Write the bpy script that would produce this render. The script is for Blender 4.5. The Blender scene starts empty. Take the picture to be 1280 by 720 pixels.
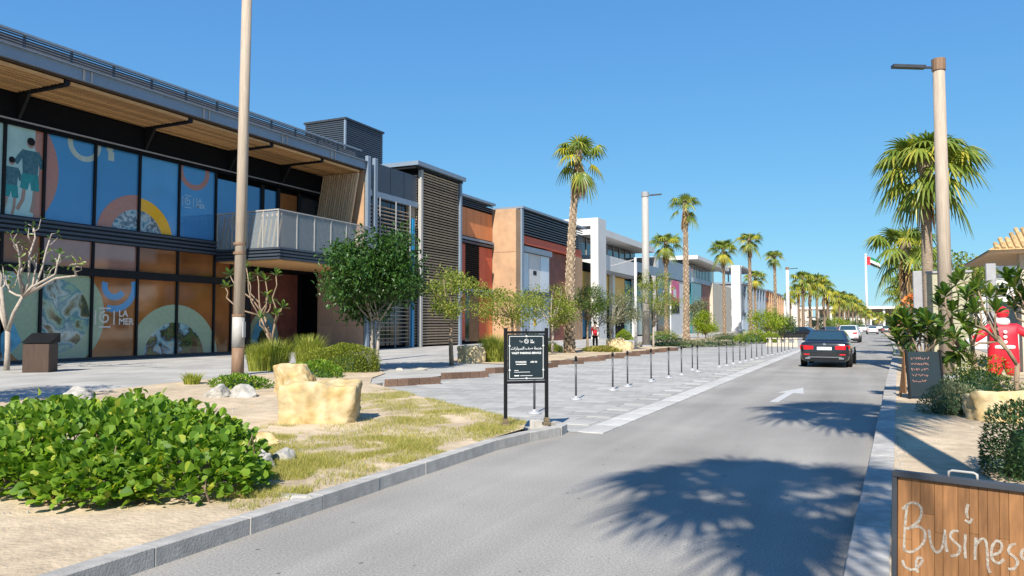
import bpy, bmesh, math, random
from mathutils import Vector, Matrix, noise
R = math.radians
random.seed(7)
sc = bpy.context.scene
C = sc.collection
# ------------------------------------------------------------------ camera, sky, sun, exposure
FPX, EYE = 940.0, 1.7
PITCH = math.atan(46/FPX); YAW = math.atan(440/FPX*math.cos(PITCH))
cam = bpy.data.cameras.new('camera'); cam.sensor_width = 36; cam.lens = FPX/1280*36
cam.clip_start = .05; cam.clip_end = 6000
camo = bpy.data.objects.new('camera', cam); C.objects.link(camo)
camo.location = (0, 0, EYE); camo.rotation_euler = (R(90)+PITCH, 0, YAW)
sc.camera = camo
SUN_EL, SUN_LEFT = R(42), R(10)          # shadows run 10 degrees left of the street
w = bpy.data.worlds.new('World'); sc.world = w; w.use_nodes = True
nt = w.node_tree; bg = nt.nodes['Background']
sky = nt.nodes.new('ShaderNodeTexSky'); sky.sky_type = 'NISHITA'; sky.sun_disc = False
sky.sun_elevation = SUN_EL; sky.sun_rotation = R(170); sky.altitude = 0
sky.air_density = 1.1; sky.dust_density = 0; sky.ozone_density = 2
# the photograph's sky is flatter and bluer than the raw model: compress each channel the same way everywhere
sep = nt.nodes.new('ShaderNodeSeparateColor'); cmb = nt.nodes.new('ShaderNodeCombineColor'); nt.links.new(sky.outputs[0], sep.inputs[0])
for i_, (p_, k_) in enumerate(((.74, .29), (.60, .55), (.34, .83))):
    m1 = nt.nodes.new('ShaderNodeMath'); m1.operation = 'MULTIPLY'; m1.inputs[1].default_value = .18; nt.links.new(sep.outputs[i_], m1.inputs[0])
    m2 = nt.nodes.new('ShaderNodeMath'); m2.operation = 'POWER'; m2.inputs[1].default_value = p_; nt.links.new(m1.outputs[0], m2.inputs[0])
    m3 = nt.nodes.new('ShaderNodeMath'); m3.operation = 'MULTIPLY'; m3.inputs[1].default_value = k_/.18; nt.links.new(m2.outputs[0], m3.inputs[0]); nt.links.new(m3.outputs[0], cmb.inputs[i_])
nt.links.new(cmb.outputs[0], bg.inputs[0]); bg.inputs[1].default_value = .1
sl = bpy.data.lights.new('sun', 'SUN'); sl.energy = 4.6; sl.angle = R(.53); sl.color = (1, .93, .82)
so = bpy.data.objects.new('sun', sl); C.objects.link(so)
d = Vector((-math.sin(SUN_LEFT)*math.cos(SUN_EL), math.cos(SUN_LEFT)*math.cos(SUN_EL), -math.sin(SUN_EL)))
so.rotation_euler = d.to_track_quat('-Z', 'Y').to_euler(); so.location = (0, -20, 40)
sc.view_settings.view_transform = 'Standard'; sc.view_settings.look = 'None'
sc.view_settings.exposure = .85; sc.view_settings.gamma = 1
# ------------------------------------------------------------------ pixel directions (1280x720 photograph)
_cp, _sp, _cy, _sy = math.cos(PITCH), math.sin(PITCH), math.cos(YAW), math.sin(YAW)
def ray(px, py):
    a, b = (px-640)/FPX, -(py-360)/FPX
    return Vector((-_sy*_cp+a*_cy+b*_sy*_sp, _cy*_cp+a*_sy-b*_cy*_sp, _sp+b*_cp))
def G(px, py, z=0):
    r = ray(px, py); t = (z-EYE)/r.z; return Vector((r.x*t, r.y*t, z))
def onX(px, py, X):
    r = ray(px, py); t = X/r.x; return (r.y*t, EYE+r.z*t)
def onY(px, py, Y):
    r = ray(px, py); t = Y/r.y; return (r.x*t, EYE+r.z*t)
def yat(px, X, py=350): return onX(px, py, X)[0]
def zat(px, py, X): return onX(px, py, X)[1]
# ------------------------------------------------------------------ mesh helpers
class MB:
    def __init__(s): s.v = []; s.f = []
    def poly(s, pts):
        n = len(s.v); s.v += [tuple(p) for p in pts]; s.f.append(tuple(range(n, n+len(pts)))); return s
    def box(s, x0, x1, y0, y1, z0, z1):
        n = len(s.v)
        s.v += [(x, y, z) for z in (z0, z1) for y in (y0, y1) for x in (x0, x1)]
        s.f += [(n, n+2, n+3, n+1), (n+4, n+5, n+7, n+6), (n, n+1, n+5, n+4), (n+2, n+6, n+7, n+3), (n, n+4, n+6, n+2), (n+1, n+3, n+7, n+5)]
        return s
    def bar(s, a, b, wx, wz, upv=(0, 0, 1)):
        a, b = Vector(a), Vector(b); dd = (b-a).normalized(); u = Vector(upv)
        if abs(dd.dot(u)) > .98: u = Vector((0, 1, 0))
        r = dd.cross(u).normalized(); u = r.cross(dd)
        n = len(s.v)
        for p in (a, b):
            for i, j in ((-1, -1), (1, -1), (1, 1), (-1, 1)): s.v.append(tuple(p+r*(i*wx/2)+u*(j*wz/2)))
        s.f += [(n, n+1, n+2, n+3), (n+7, n+6, n+5, n+4)]+[(n+i, n+4+i, n+4+(i+1) % 4, n+(i+1) % 4) for i in range(4)]
        return s
    def tube(s, pts, rad, n=8, cap=True):
        pts = [Vector(p) for p in pts]; k = len(pts)
        if not hasattr(rad, '__len__'): rad = [rad]*k
        base = len(s.v); u = None
        for i in range(k):
            dd = (pts[min(i+1, k-1)]-pts[max(i-1, 0)]).normalized()
            if u is None:
                u = dd.orthogonal().normalized()
            u = (u-dd*u.dot(dd)).normalized(); vv = dd.cross(u)
            for j in range(n):
                a = 2*math.pi*j/n; s.v.append(tuple(pts[i]+(u*math.cos(a)+vv*math.sin(a))*rad[i]))
        for i in range(k-1):
            for j in range(n):
                a = base+i*n; s.f.append((a+j, a+(j+1) % n, a+n+(j+1) % n, a+n+j))
        if cap:
            s.f.append(tuple(base+j for j in reversed(range(n)))); s.f.append(tuple(base+(k-1)*n+j for j in range(n)))
        return s
    def lathe(s, prof, n=16, c=(0, 0, 0)):
        b = len(s.v); k = len(prof)
        for r, z in prof:
            for j in range(n):
                a = 2*math.pi*j/n; s.v.append((c[0]+r*math.cos(a), c[1]+r*math.sin(a), c[2]+z))
        for i in range(k-1):
            for j in range(n): s.f.append((b+i*n+j, b+i*n+(j+1) % n, b+(i+1)*n+(j+1) % n, b+(i+1)*n+j))
        s.f.append(tuple(b+j for j in reversed(range(n)))); s.f.append(tuple(b+(k-1)*n+j for j in range(n)))
        return s
    def prism(s, poly, d):        # polygon (3D points) extruded by vector d
        d = Vector(d); a = [Vector(p) for p in poly]; n = len(s.v); k = len(a)
        s.v += [tuple(p) for p in a]+[tuple(p+d) for p in a]
        s.f += [tuple(reversed(range(n, n+k))), tuple(range(n+k, n+2*k))]
        s.f += [(n+i, n+(i+1) % k, n+k+(i+1) % k, n+k+i) for i in range(k)]
        return s
    def mesh(s, name, mat, smooth=False):
        me = bpy.data.meshes.new(name); me.from_pydata(s.v, [], s.f)
        if mat: me.materials.append(mat)
        if smooth: me.polygons.foreach_set('use_smooth', [True]*len(me.polygons))
        me.update(); return me
    def build(s, name, mat, parent=None, world=True, smooth=False, fix=True):
        me = s.mesh(name, mat, smooth)
        if fix:
            bm = bmesh.new(); bm.from_mesh(me); bmesh.ops.recalc_face_normals(bm, faces=bm.faces); bm.to_mesh(me); bm.free()
        o = bpy.data.objects.new(name, me); C.objects.link(o)
        if parent is not None:
            o.parent = parent
            if world: o.location = -wloc(parent)
        return o
def wloc(o):
    l = Vector(o.location)
    while o.parent: o = o.parent; l = l+Vector(o.location)
    return l
def tag(o, label=None, cat=None, group=None, kind=None):
    if label: o['label'] = label
    if cat: o['category'] = cat
    if group: o['group'] = group
    if kind: o['kind'] = kind
    return o
def thing(name, loc, label, cat, group=None, rz=0):
    o = bpy.data.objects.new(name, None); o.empty_display_size = .2; C.objects.link(o)
    o.location = loc; o.rotation_euler = (0, 0, rz)
    return tag(o, label, cat, group)
def inst(name, me, parent, loc, rot=(0, 0, 0), scale=1):
    o = bpy.data.objects.new(name, me); C.objects.link(o); o.parent = parent
    o.location = loc; o.rotation_euler = rot
    o.scale = (scale,)*3 if not hasattr(scale, '__len__') else scale
    return o
def instw(name, me, parent, loc, rot=(0, 0, 0), scale=1):      # the same, placed in world coordinates
    return inst(name, me, parent, Vector(loc)-wloc(parent), rot, scale)
def part(name, mat, parent, *boxes, bevel=0):
    m = MB()
    for b in boxes: m.box(*b)
    o = m.build(name, mat, parent)
    if bevel: bev(o, bevel)
    return o
def bev(o, w=.01, seg=1):
    m = o.modifiers.new('bevel', 'BEVEL'); m.width = w; m.segments = seg; m.limit_method = 'ANGLE'; m.angle_limit = R(40)
    return o
def copy_tree(o, parent=None):
    c = o.copy(); C.objects.link(c); c.parent = parent
    for ch in o.children: copy_tree(ch, c)
    return c
def boxmesh(name, sx, sy, sz, mat, bw=.008):
    me = MB().box(-sx/2, sx/2, -sy/2, sy/2, 0, sz).mesh(name, mat)
    if bw:
        bm = bmesh.new(); bm.from_mesh(me)
        bmesh.ops.bevel(bm, geom=bm.edges[:], offset=bw, segments=1, affect='EDGES'); bm.to_mesh(me); bm.free()
    return me
# ------------------------------------------------------------------ materials
M = {}
def lk(t, a, b): t.links.new(a, b)
def mat(name, col, rough=.6, metal=0, var=.15, scale=6, bump=0, bscale=40, spec=.5, coat=0, rnd=0, var2=0, scale2=.6, col2=None, stretch=None, thr=.5, coords='Object', bdist=.02):
    """principled with two octaves of colour variation, optional second colour, per-object variation and fine relief"""
    m = bpy.data.materials.new(name); m.use_nodes = True; t = m.node_tree; N = t.nodes
    p = N['Principled BSDF']; p.inputs['Roughness'].default_value = rough; p.inputs['Metallic'].default_value = metal
    p.inputs['Specular IOR Level'].default_value = spec
    if coat: p.inputs['Coat Weight'].default_value = coat; p.inputs['Coat Roughness'].default_value = .04
    tc = N.new('ShaderNodeTexCoord'); src = tc.outputs[coords]
    if coords == 'World':
        pass
    if stretch:
        mp = N.new('ShaderNodeMapping'); mp.inputs['Scale'].default_value = stretch; lk(t, src, mp.inputs[0]); src = mp.outputs[0]
    nz = N.new('ShaderNodeTexNoise'); nz.inputs['Scale'].default_value = scale; nz.inputs['Detail'].default_value = 6; lk(t, src, nz.inputs['Vector'])
    rp = N.new('ShaderNodeValToRGB'); e = rp.color_ramp.elements
    c2 = col2 if col2 else tuple(min(1, c*(1+var)) for c in col)
    c1 = col if col2 else tuple(c*(1-var) for c in col)
    e[0].position = thr-.2; e[1].position = thr+.2; e[0].color = (*c1, 1); e[1].color = (*c2, 1)
    lk(t, nz.outputs['Fac'], rp.inputs[0]); out = rp.outputs[0]
    if var2:
        n2 = N.new('ShaderNodeTexNoise'); n2.inputs['Scale'].default_value = scale2; n2.inputs['Detail'].default_value = 4; lk(t, src, n2.inputs['Vector'])
        mr = N.new('ShaderNodeMapRange'); mr.inputs[1].default_value = .3; mr.inputs[2].default_value = .7; mr.inputs[3].default_value = 1-var2; mr.inputs[4].default_value = 1+var2
        lk(t, n2.outputs['Fac'], mr.inputs[0])
        mx = N.new('ShaderNodeVectorMath'); mx.operation = 'SCALE'; lk(t, out, mx.inputs[0]); lk(t, mr.outputs[0], mx.inputs['Scale']); out = mx.outputs[0]
    if rnd:
        oi = N.new('ShaderNodeObjectInfo'); mr = N.new('ShaderNodeMapRange'); mr.inputs[3].default_value = 1-rnd; mr.inputs[4].default_value = 1+rnd
        lk(t, oi.outputs['Random'], mr.inputs[0])
        mx = N.new('ShaderNodeVectorMath'); mx.operation = 'SCALE'; lk(t, out, mx.inputs[0]); lk(t, mr.outputs[0], mx.inputs['Scale']); out = mx.outputs[0]
    lk(t, out, p.inputs['Base Color'])
    if bump:
        nb = N.new('ShaderNodeTexNoise'); nb.inputs['Scale'].default_value = bscale; nb.inputs['Detail'].default_value = 8; lk(t, src, nb.inputs['Vector'])
        bp = N.new('ShaderNodeBump'); bp.inputs['Strength'].default_value = bump; bp.inputs['Distance'].default_value = bdist
        lk(t, nb.outputs['Fac'], bp.inputs['Height']); lk(t, bp.outputs[0], p.inputs['Normal'])
    M[name] = m; return m
def leafmat(name, c1, c2, c3=None, rough=.4, trans=.3, spec=.4):
    m = bpy.data.materials.new(name); m.use_nodes = True; t = m.node_tree; N = t.nodes
    p = N['Principled BSDF']; p.inputs['Roughness'].default_value = rough; p.inputs['Specular IOR Level'].default_value = spec
    g = N.new('ShaderNodeNewGeometry'); oi = N.new('ShaderNodeObjectInfo')
    ad = N.new('ShaderNodeMath'); ad.operation = 'ADD'; lk(t, g.outputs['Random Per Island'], ad.inputs[0]); lk(t, oi.outputs['Random'], ad.inputs[1])
    fr = N.new('ShaderNodeMath'); fr.operation = 'FRACT'; lk(t, ad.outputs[0], fr.inputs[0])
    rp = N.new('ShaderNodeValToRGB'); e = rp.color_ramp.elements; e[0].color = (*c1, 1); e[1].color = (*c2, 1); e[1].position = .85
    if c3: x = e.new(1.0); x.color = (*c3, 1)
    lk(t, fr.outputs[0], rp.inputs[0]); lk(t, rp.outputs[0], p.inputs['Base Color'])
    tr = N.new('ShaderNodeBsdfTranslucent')
    sc_ = N.new('ShaderNodeVectorMath'); sc_.operation = 'MULTIPLY'; lk(t, rp.outputs[0], sc_.inputs[0]); sc_.inputs[1].default_value = (1.5, 1.6, .7)
    lk(t, sc_.outputs[0], tr.inputs[0])
    mx = N.new('ShaderNodeMixShader'); mx.inputs[0].default_value = trans
    lk(t, p.outputs[0], mx.inputs[1]); lk(t, tr.outputs[0], mx.inputs[2]); lk(t, mx.outputs[0], N['Material Output'].inputs[0])
    M[name] = m; return m
mat('asphalt', (.265, .252, .23), .9, var=.30, scale=60, bump=.25, bscale=170, var2=.14, scale2=.45, spec=.2, bdist=.005)
mat('sand', (.45, .36, .25), .95, var=.15, scale=5, bump=.8, bscale=22, var2=.2, scale2=.7, spec=.1)
mat('desert', (.45, .38, .28), .95, var=.1, scale=.3, var2=.1, scale2=.02, spec=.1)
mat('kerb', (.35, .335, .31), .85, var=.14, scale=9, bump=.25, bscale=50, rnd=.1, var2=.14, scale2=2.2, spec=.2)
mat('kerb_joint', (.16, .15, .14), .95, var=.2)
mat('paver', (.33, .322, .30), .8, var=.12, scale=8, bump=.15, bscale=60, rnd=.13, var2=.1, scale2=.8, spec=.25)
mat('palepaver', (.42, .41, .385), .8, var=.1, scale=8, bump=.15, bscale=60, rnd=.08, var2=.08, spec=.25)
mat('white_mark', (.44, .435, .42), .7, var=.12, scale=14, bump=.2)
mat('brownbrick', (.15, .095, .068), .85, var=.25, scale=14, bump=.3, rnd=.25, spec=.2)
mat('yrock', (.42, .28, .10), .95, col2=(.52, .43, .27), scale=3.2, bump=1, bscale=7, var2=.22, scale2=7, spec=.15)
mat('grock', (.27, .255, .23), .9, col2=(.42, .40, .36), scale=4, bump=.6, bscale=16, var2=.12, scale2=8, spec=.15)
mat('pole', (.37, .305, .24), .75, var=.10, scale=4, stretch=(6, 6, .5), var2=.10, scale2=3, bump=.1, spec=.25)
mat('standwood', (.055, .03, .018), .6, var=.25, stretch=(5, 5, .6))
mat('polebase', (.20, .12, .07), .7, var=.2, stretch=(5, 5, .6))
mat('palegrey', (.36, .345, .32), .65, var=.06, var2=.06)
mat('darkmetal', (.045, .05, .06), .45, metal=.3, var=.2)
mat('black', (.009, .0095, .011), .55, var=.2, spec=.2)
mat('bluesteel', (.20, .25, .31), .45, var=.06, metal=.2, var2=.06)
mat('navy', (.016, .022, .034), .55, var=.12, var2=.1, spec=.25)
mat('navypanel', (.04, .053, .072), .5, var=.1, rnd=.15)
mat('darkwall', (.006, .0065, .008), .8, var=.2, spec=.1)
mat('wood', (.52, .30, .13), .6, var=.2, scale=5, stretch=(3, .4, 3), rnd=.3, spec=.3)
mat('palewood', (.62, .45, .29), .65, var=.15, scale=5, stretch=(4, 4, .4), rnd=.14, spec=.25)
mat('greywood', (.36, .275, .19), .7, var=.2, scale=5, rnd=.16, stretch=(3, .5, 3), spec=.25)
mat('tan', (.40, .25, .145), .75, var=.1, scale=2, rnd=.07, var2=.1, scale2=.7)
mat('granite', (.42, .27, .19), .6, var=.14, scale=14, rnd=.1, var2=.1)
mat('redpanel', (.58, .11, .055), .7, var=.16, scale=2.2, stretch=(2, 6, .35), rnd=.14)
mat('orangepanel', (.66, .22, .075), .7, var=.14, scale=2.2, stretch=(2, 6, .35), rnd=.1)
mat('redbrown', (.2, .06, .04), .6, var=.25, scale=1.5)
mat('white', (.60, .59, .57), .6, var=.04, var2=.05, scale2=.4)
mat('cream', (.48, .42, .33), .7, var=.05, var2=.06)
mat('midgrey', (.30, .30, .31), .6, var=.08)
mat('orangeart', (.72, .34, .05), .5, col2=(.75, .55, .12), scale=.5)
mat('teal', (.03, .16, .18), .2, var=.3, scale=.6)
mat('cyan', (.015, .22, .42), .3, var=.2, scale=.8)
mat('pink', (.65, .03, .18), .4, var=.1)
mat('glassdark', (.02, .026, .032), .06, var=.3, scale=.8, spec=.6)
mat('glasswhite', (.55, .6, .66), .12, var=.08, scale=.6, spec=.6)
mat('pblue', (.045, .215, .46), .05, var=.1, scale=.35, spec=.7, rnd=.12, coat=.5)
mat('pblue2', (.085, .31, .60), .07, var=.08, scale=.35, spec=.5)
mat('pbrown', (.27, .095, .026), .06, var=.35, scale=.6, spec=.5, rnd=.2, coat=.25)
mat('pmauve', (.30, .15, .11), .05, var=.2, scale=.6, spec=.8, rnd=.2, coat=.5)
mat('dsalmon', (.40, .185, .135), .1, var=.06)
mat('dyellow', (.80, .42, .02), .1, var=.06)
mat('dpale', (.40, .48, .43), .1, var=.08)
mat('dgreen', (.31, .40, .27), .1, var=.08)
mat('dteal', (.35, .53, .52), .1, var=.12, scale=1.5)
mat('dcyan', (.10, .34, .47), .1, var=.3, scale=2)
mat('dfood', (.05, .035, .02), .15, col2=(.22, .25, .10), scale=2.6)
mat('dphoto', (.06, .10, .13), .15, col2=(.48, .50, .50), scale=3)
mat('dskin', (.30, .20, .15), .3, var=.1)
mat('dshirt', (.025, .09, .12), .2, col2=(.07, .16, .18), scale=9)
mat('dshort', (.02, .22, .22), .2, var=.2)
mat('dlogo', (.62, .56, .50), .25, var=.05)
mat('dlogoblue', (.30, .48, .62), .25, var=.05)
mat('dblue', (.05, .27, .52), .12, var=.05)
mat('bark', (.26, .19, .13), .9, var=.25, scale=8, bump=.6, bscale=20, stretch=(3, 3, .7), spec=.15)
mat('palebark', (.36, .31, .26), .85, var=.2, scale=6, bump=.5, bscale=18, spec=.15)
mat('palmtrunk', (.20, .145, .10), .9, var=.3, scale=7, bump=.7, bscale=16, spec=.12, stretch=(1, 1, 2.2))
mat('palmboot', (.46, .36, .255), .9, var=.25, scale=4, spec=.12)
mat('palmtrunkgrey', (.27, .21, .155), .9, var=.3, scale=7, bump=.7, bscale=16, spec=.12, stretch=(1, 1, 2.2))
mat('deadfrond', (.42, .27, .13), .85, var=.3, scale=3, spec=.15)
mat('petiole', (.22, .26, .07), .6, var=.2)
mat('thatch', (.42, .29, .145), .9, var=.25, scale=10, rnd=.18, bump=.5, spec=.12)
mat('khaki', (.36, .34, .235), .7, var=.06, var2=.08)
mat('redcloth', (.66, .012, .03), .55, var=.08, scale=5, bump=.15, bscale=9)
mat('whitecloth', (.8, .79, .77), .75, var=.04, bump=.2, bscale=30)
mat('carblack', (.012, .013, .015), .18, var=.1, coat=1, spec=.5)
mat('carwhite', (.55, .55, .55), .25, var=.02, coat=1)
mat('cargrey', (.12, .125, .13), .25, var=.05, coat=1, metal=.3)
mat('carred', (.25, .01, .015), .25, var=.05, coat=1)
mat('carglass', (.01, .02, .03), .03, var=.1, spec=.8)
mat('rearglass', (.02, .05, .07), .03, var=.1, spec=.8)
mat('tyre', (.015, .015, .016), .85, var=.15)
mat('chrome', (.62, .63, .65), .2, metal=.95, var=.03)
mat('taillight', (.55, .008, .015), .15, var=.15, scale=12, coat=.6)
mat('plate', (.75, .75, .73), .5, var=.03)
mat('chrome_post', (.09, .09, .095), .45, metal=.3, var=.06)
mat('stanchion_base', (.40, .40, .41), .5, metal=.2, var=.08)
mat('signboard', (.012, .022, .028), .4, var=.1)
mat('signwhite', (.75, .75, .73), .6, var=.03)
mat('brass', (.30, .23, .14), .4, metal=.6, var=.1)
mat('boardwood', (.235, .112, .044), .55, var=.24, scale=6, stretch=(9, 9, .8), rnd=.22, spec=.3)
mat('chalkpink', (.42, .22, .19), .9, var=.25, scale=16)
mat('skin', (.40, .24, .17), .6, var=.05)
mat('flagred', (.62, .02, .03), .7); mat('flaggreen', (.01, .24, .08), .7); mat('flagwhite', (.8, .8, .8), .7); mat('flagblack', (.01, .01, .01), .7)
mat('orangeflower', (.75, .22, .05), .6, var=.2)
mat('gabion', (.62, .50, .28), .9, col2=(.34, .25, .14), scale=5, bump=.8, bscale=9, thr=.56)
mat('soil', (.20, .145, .09), .95, var=.3, scale=12, bump=.6)
leafmat('leaf_bush', (.055, .135, .012), (.20, .32, .03), (.38, .39, .05), .5, .36, .25)
leafmat('leaf_tree', (.018, .06, .012), (.06, .13, .022), None, .38, .22)
leafmat('leaf_light', (.12, .18, .028), (.29, .32, .05), (.34, .29, .07), .5, .35)
leafmat('leaf_mid', (.05, .10, .02), (.13, .19, .035), None, .5, .3)
leafmat('leaf_lime', (.14, .22, .012), (.30, .36, .02), None, .5, .35)
leafmat('leaf_hedge', (.09, .14, .015), (.25, .28, .025), (.34, .33, .04), .5, .25)
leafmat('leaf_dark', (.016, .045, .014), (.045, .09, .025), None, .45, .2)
leafmat('leaf_greygreen', (.10, .12, .06), (.24, .25, .14), None, .6, .25)
leafmat('leaf_plum', (.028, .08, .014), (.11, .18, .022), (.28, .28, .05), .3, .25)
leafmat('grass', (.20, .22, .04), (.42, .37, .10), (.55, .45, .2), .6, .35)
leafmat('tallgrass', (.17, .23, .025), (.42, .42, .08), None, .55, .4)
leafmat('frond', (.08, .14, .02), (.24, .28, .04), (.45, .38, .05), .4, .3)
leafmat('frondyellow', (.2, .23, .025), (.46, .40, .03), None, .45, .35)
# frosted balustrade glass: part see-through, part milky
m = mat('balglass', (.30, .33, .34), .12, var=.08, spec=.5); t = m.node_tree
tr = t.nodes.new('ShaderNodeBsdfTransparent'); mx = t.nodes.new('ShaderNodeMixShader'); mx.inputs[0].default_value = .62
lk(t, t.nodes['Principled BSDF'].outputs[0], mx.inputs[1]); lk(t, tr.outputs[0], mx.inputs[2]); lk(t, mx.outputs[0], t.nodes['Material Output'].inputs[0])
# chalk: broken, grainy strokes over the wood
m = mat('chalk', (.40, .365, .315), .95, var=.1, spec=.05); t = m.node_tree
tr = t.nodes.new('ShaderNodeBsdfTransparent'); mx = t.nodes.new('ShaderNodeMixShader'); nz = t.nodes.new('ShaderNodeTexNoise'); nz.inputs['Scale'].default_value = 90
tcn = t.nodes.new('ShaderNodeTexCoord'); lk(t, tcn.outputs['Object'], nz.inputs['Vector'])
mr = t.nodes.new('ShaderNodeMapRange'); mr.inputs[1].default_value = .35; mr.inputs[2].default_value = .65; mr.inputs[3].default_value = .05; mr.inputs[4].default_value = .55
lk(t, nz.outputs['Fac'], mr.inputs[0]); lk(t, mr.outputs[0], mx.inputs[0])
lk(t, t.nodes['Principled BSDF'].outputs[0], mx.inputs[1]); lk(t, tr.outputs[0], mx.inputs[2]); lk(t, mx.outputs[0], t.nodes['Material Output'].inputs[0])
# photographic prints: many-coloured noise, as a photo looks from across the street
def photomat(name, cols, scale, dist=.35):
    m = bpy.data.materials.new(name); m.use_nodes = True; t = m.node_tree; N = t.nodes; p = N['Principled BSDF']; p.inputs['Roughness'].default_value = .08; p.inputs['Coat Weight'].default_value = .5
    tc = N.new('ShaderNodeTexCoord'); nz = N.new('ShaderNodeTexNoise'); nz.inputs['Scale'].default_value = scale; nz.inputs['Detail'].default_value = 5; nz.inputs['Distortion'].default_value = dist; lk(t, tc.outputs['Object'], nz.inputs['Vector'])
    rp = N.new('ShaderNodeValToRGB'); e = rp.color_ramp.elements; n_ = len(cols)
    e[0].position = .28; e[0].color = (*cols[0], 1); e[1].position = .72; e[1].color = (*cols[-1], 1)
    for i in range(1, n_-1): x = e.new(.28+.44*i/(n_-1)); x.color = (*cols[i], 1)
    lk(t, nz.outputs['Fac'], rp.inputs[0]); lk(t, rp.outputs[0], p.inputs['Base Color']); M[name] = m
photomat('photo_food', [(.015, .012, .01), (.10, .035, .02), (.05, .12, .02), (.02, .02, .02), (.20, .40, .45), (.45, .50, .42), (.30, .16, .08)], 1.5)
photomat('photo_sea', [(.02, .05, .07), (.08, .22, .30), (.42, .47, .48), (.05, .09, .12), (.30, .33, .36), (.55, .57, .55)], 2.0)
photomat('photo_table', [(.03, .03, .02), (.10, .11, .04), (.24, .40, .30), (.06, .20, .26), (.38, .48, .44), (.12, .10, .05), (.02, .05, .05)], 1.1)
# paving laid in running bond beyond the slabs that are built one by one
def pavemat(name, c, bw, bh, rot=0):
    m = bpy.data.materials.new(name); m.use_nodes = True; t = m.node_tree; N = t.nodes; p = N['Principled BSDF']; p.inputs['Roughness'].default_value = .8
    p.inputs['Specular IOR Level'].default_value = .25
    tc = N.new('ShaderNodeTexCoord'); mp = N.new('ShaderNodeMapping'); mp.inputs['Rotation'].default_value = (0, 0, rot); lk(t, tc.outputs['Object'], mp.inputs[0])
    b = N.new('ShaderNodeTexBrick'); b.inputs['Scale'].default_value = 1; b.inputs['Brick Width'].default_value = bw; b.inputs['Row Height'].default_value = bh
    b.inputs['Mortar Size'].default_value = .008; b.inputs['Color1'].default_value = (*[x*.88 for x in c], 1); b.inputs['Color2'].default_value = (*[x*1.1 for x in c], 1)
    b.inputs['Mortar'].default_value = (*[x*.55 for x in c], 1); b.inputs['Bias'].default_value = 0; lk(t, mp.outputs[0], b.inputs['Vector'])
    n = N.new('ShaderNodeTexNoise'); n.inputs['Scale'].default_value = .5; n.inputs['Detail'].default_value = 6; lk(t, mp.outputs[0], n.inputs['Vector'])
    mr = N.new('ShaderNodeMapRange'); mr.inputs[1].default_value = .3; mr.inputs[2].default_value = .7; mr.inputs[3].default_value = .85; mr.inputs[4].default_value = 1.12; lk(t, n.outputs['Fac'], mr.inputs[0])
    s = N.new('ShaderNodeVectorMath'); s.operation = 'SCALE'; lk(t, b.outputs['Color'], s.inputs[0]); lk(t, mr.outputs[0], s.inputs['Scale']); lk(t, s.outputs[0], p.inputs['Base Color'])
    bp = N.new('ShaderNodeBump'); bp.inputs['Strength'].default_value = .3; bp.inputs['Distance'].default_value = .004; bp.invert = True
    lk(t, b.outputs['Fac'], bp.inputs['Height']); lk(t, bp.outputs[0], p.inputs['Normal'])
    M[name] = m
def asphalt():
    m = M['asphalt']; t = m.node_tree; N = t.nodes; p = N['Principled BSDF']; col = p.inputs['Base Color'].links[0].from_socket; tc = [n for n in N if n.type == 'TEX_COORD'][0]
    def mul(a, b):
        s = N.new('ShaderNodeVectorMath'); s.operation = 'SCALE'; lk(t, a, s.inputs[0]); lk(t, b, s.inputs['Scale']); return s.outputs[0]
    def rng(src, a, b, c, d):
        r = N.new('ShaderNodeMapRange'); r.inputs[1].default_value = a; r.inputs[2].default_value = b; r.inputs[3].default_value = c; r.inputs[4].default_value = d; lk(t, src, r.inputs[0]); return r.outputs[0]
    mp = N.new('ShaderNodeMapping'); mp.inputs['Scale'].default_value = (1.3, .07, 1); lk(t, tc.outputs['Object'], mp.inputs[0])
    n2 = N.new('ShaderNodeTexNoise'); n2.inputs['Scale'].default_value = 1; n2.inputs['Detail'].default_value = 5; lk(t, mp.outputs[0], n2.inputs['Vector']); col = mul(col, rng(n2.outputs['Fac'], .3, .7, .84, 1.14))
    v = N.new('ShaderNodeTexVoronoi'); v.inputs['Scale'].default_value = 5.5; lk(t, tc.outputs['Object'], v.inputs['Vector'])
    sp = N.new('ShaderNodeSeparateColor'); lk(t, v.outputs['Color'], sp.inputs[0])
    far = rng(sp.outputs[0], .78, .80, 1, 0); dist = N.new('ShaderNodeMath'); dist.operation = 'ADD'; lk(t, v.outputs['Distance'], dist.inputs[0]); lk(t, far, dist.inputs[1])
    col = mul(col, rng(dist.outputs[0], .06, .13, .45, 1)); lk(t, col, p.inputs['Base Color'])
asphalt()
pavemat('pave_bay', (.33, .322, .30), .9, .45)
pavemat('pave_prom', (.37, .36, .335), 1.2, .6, R(90))
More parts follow.
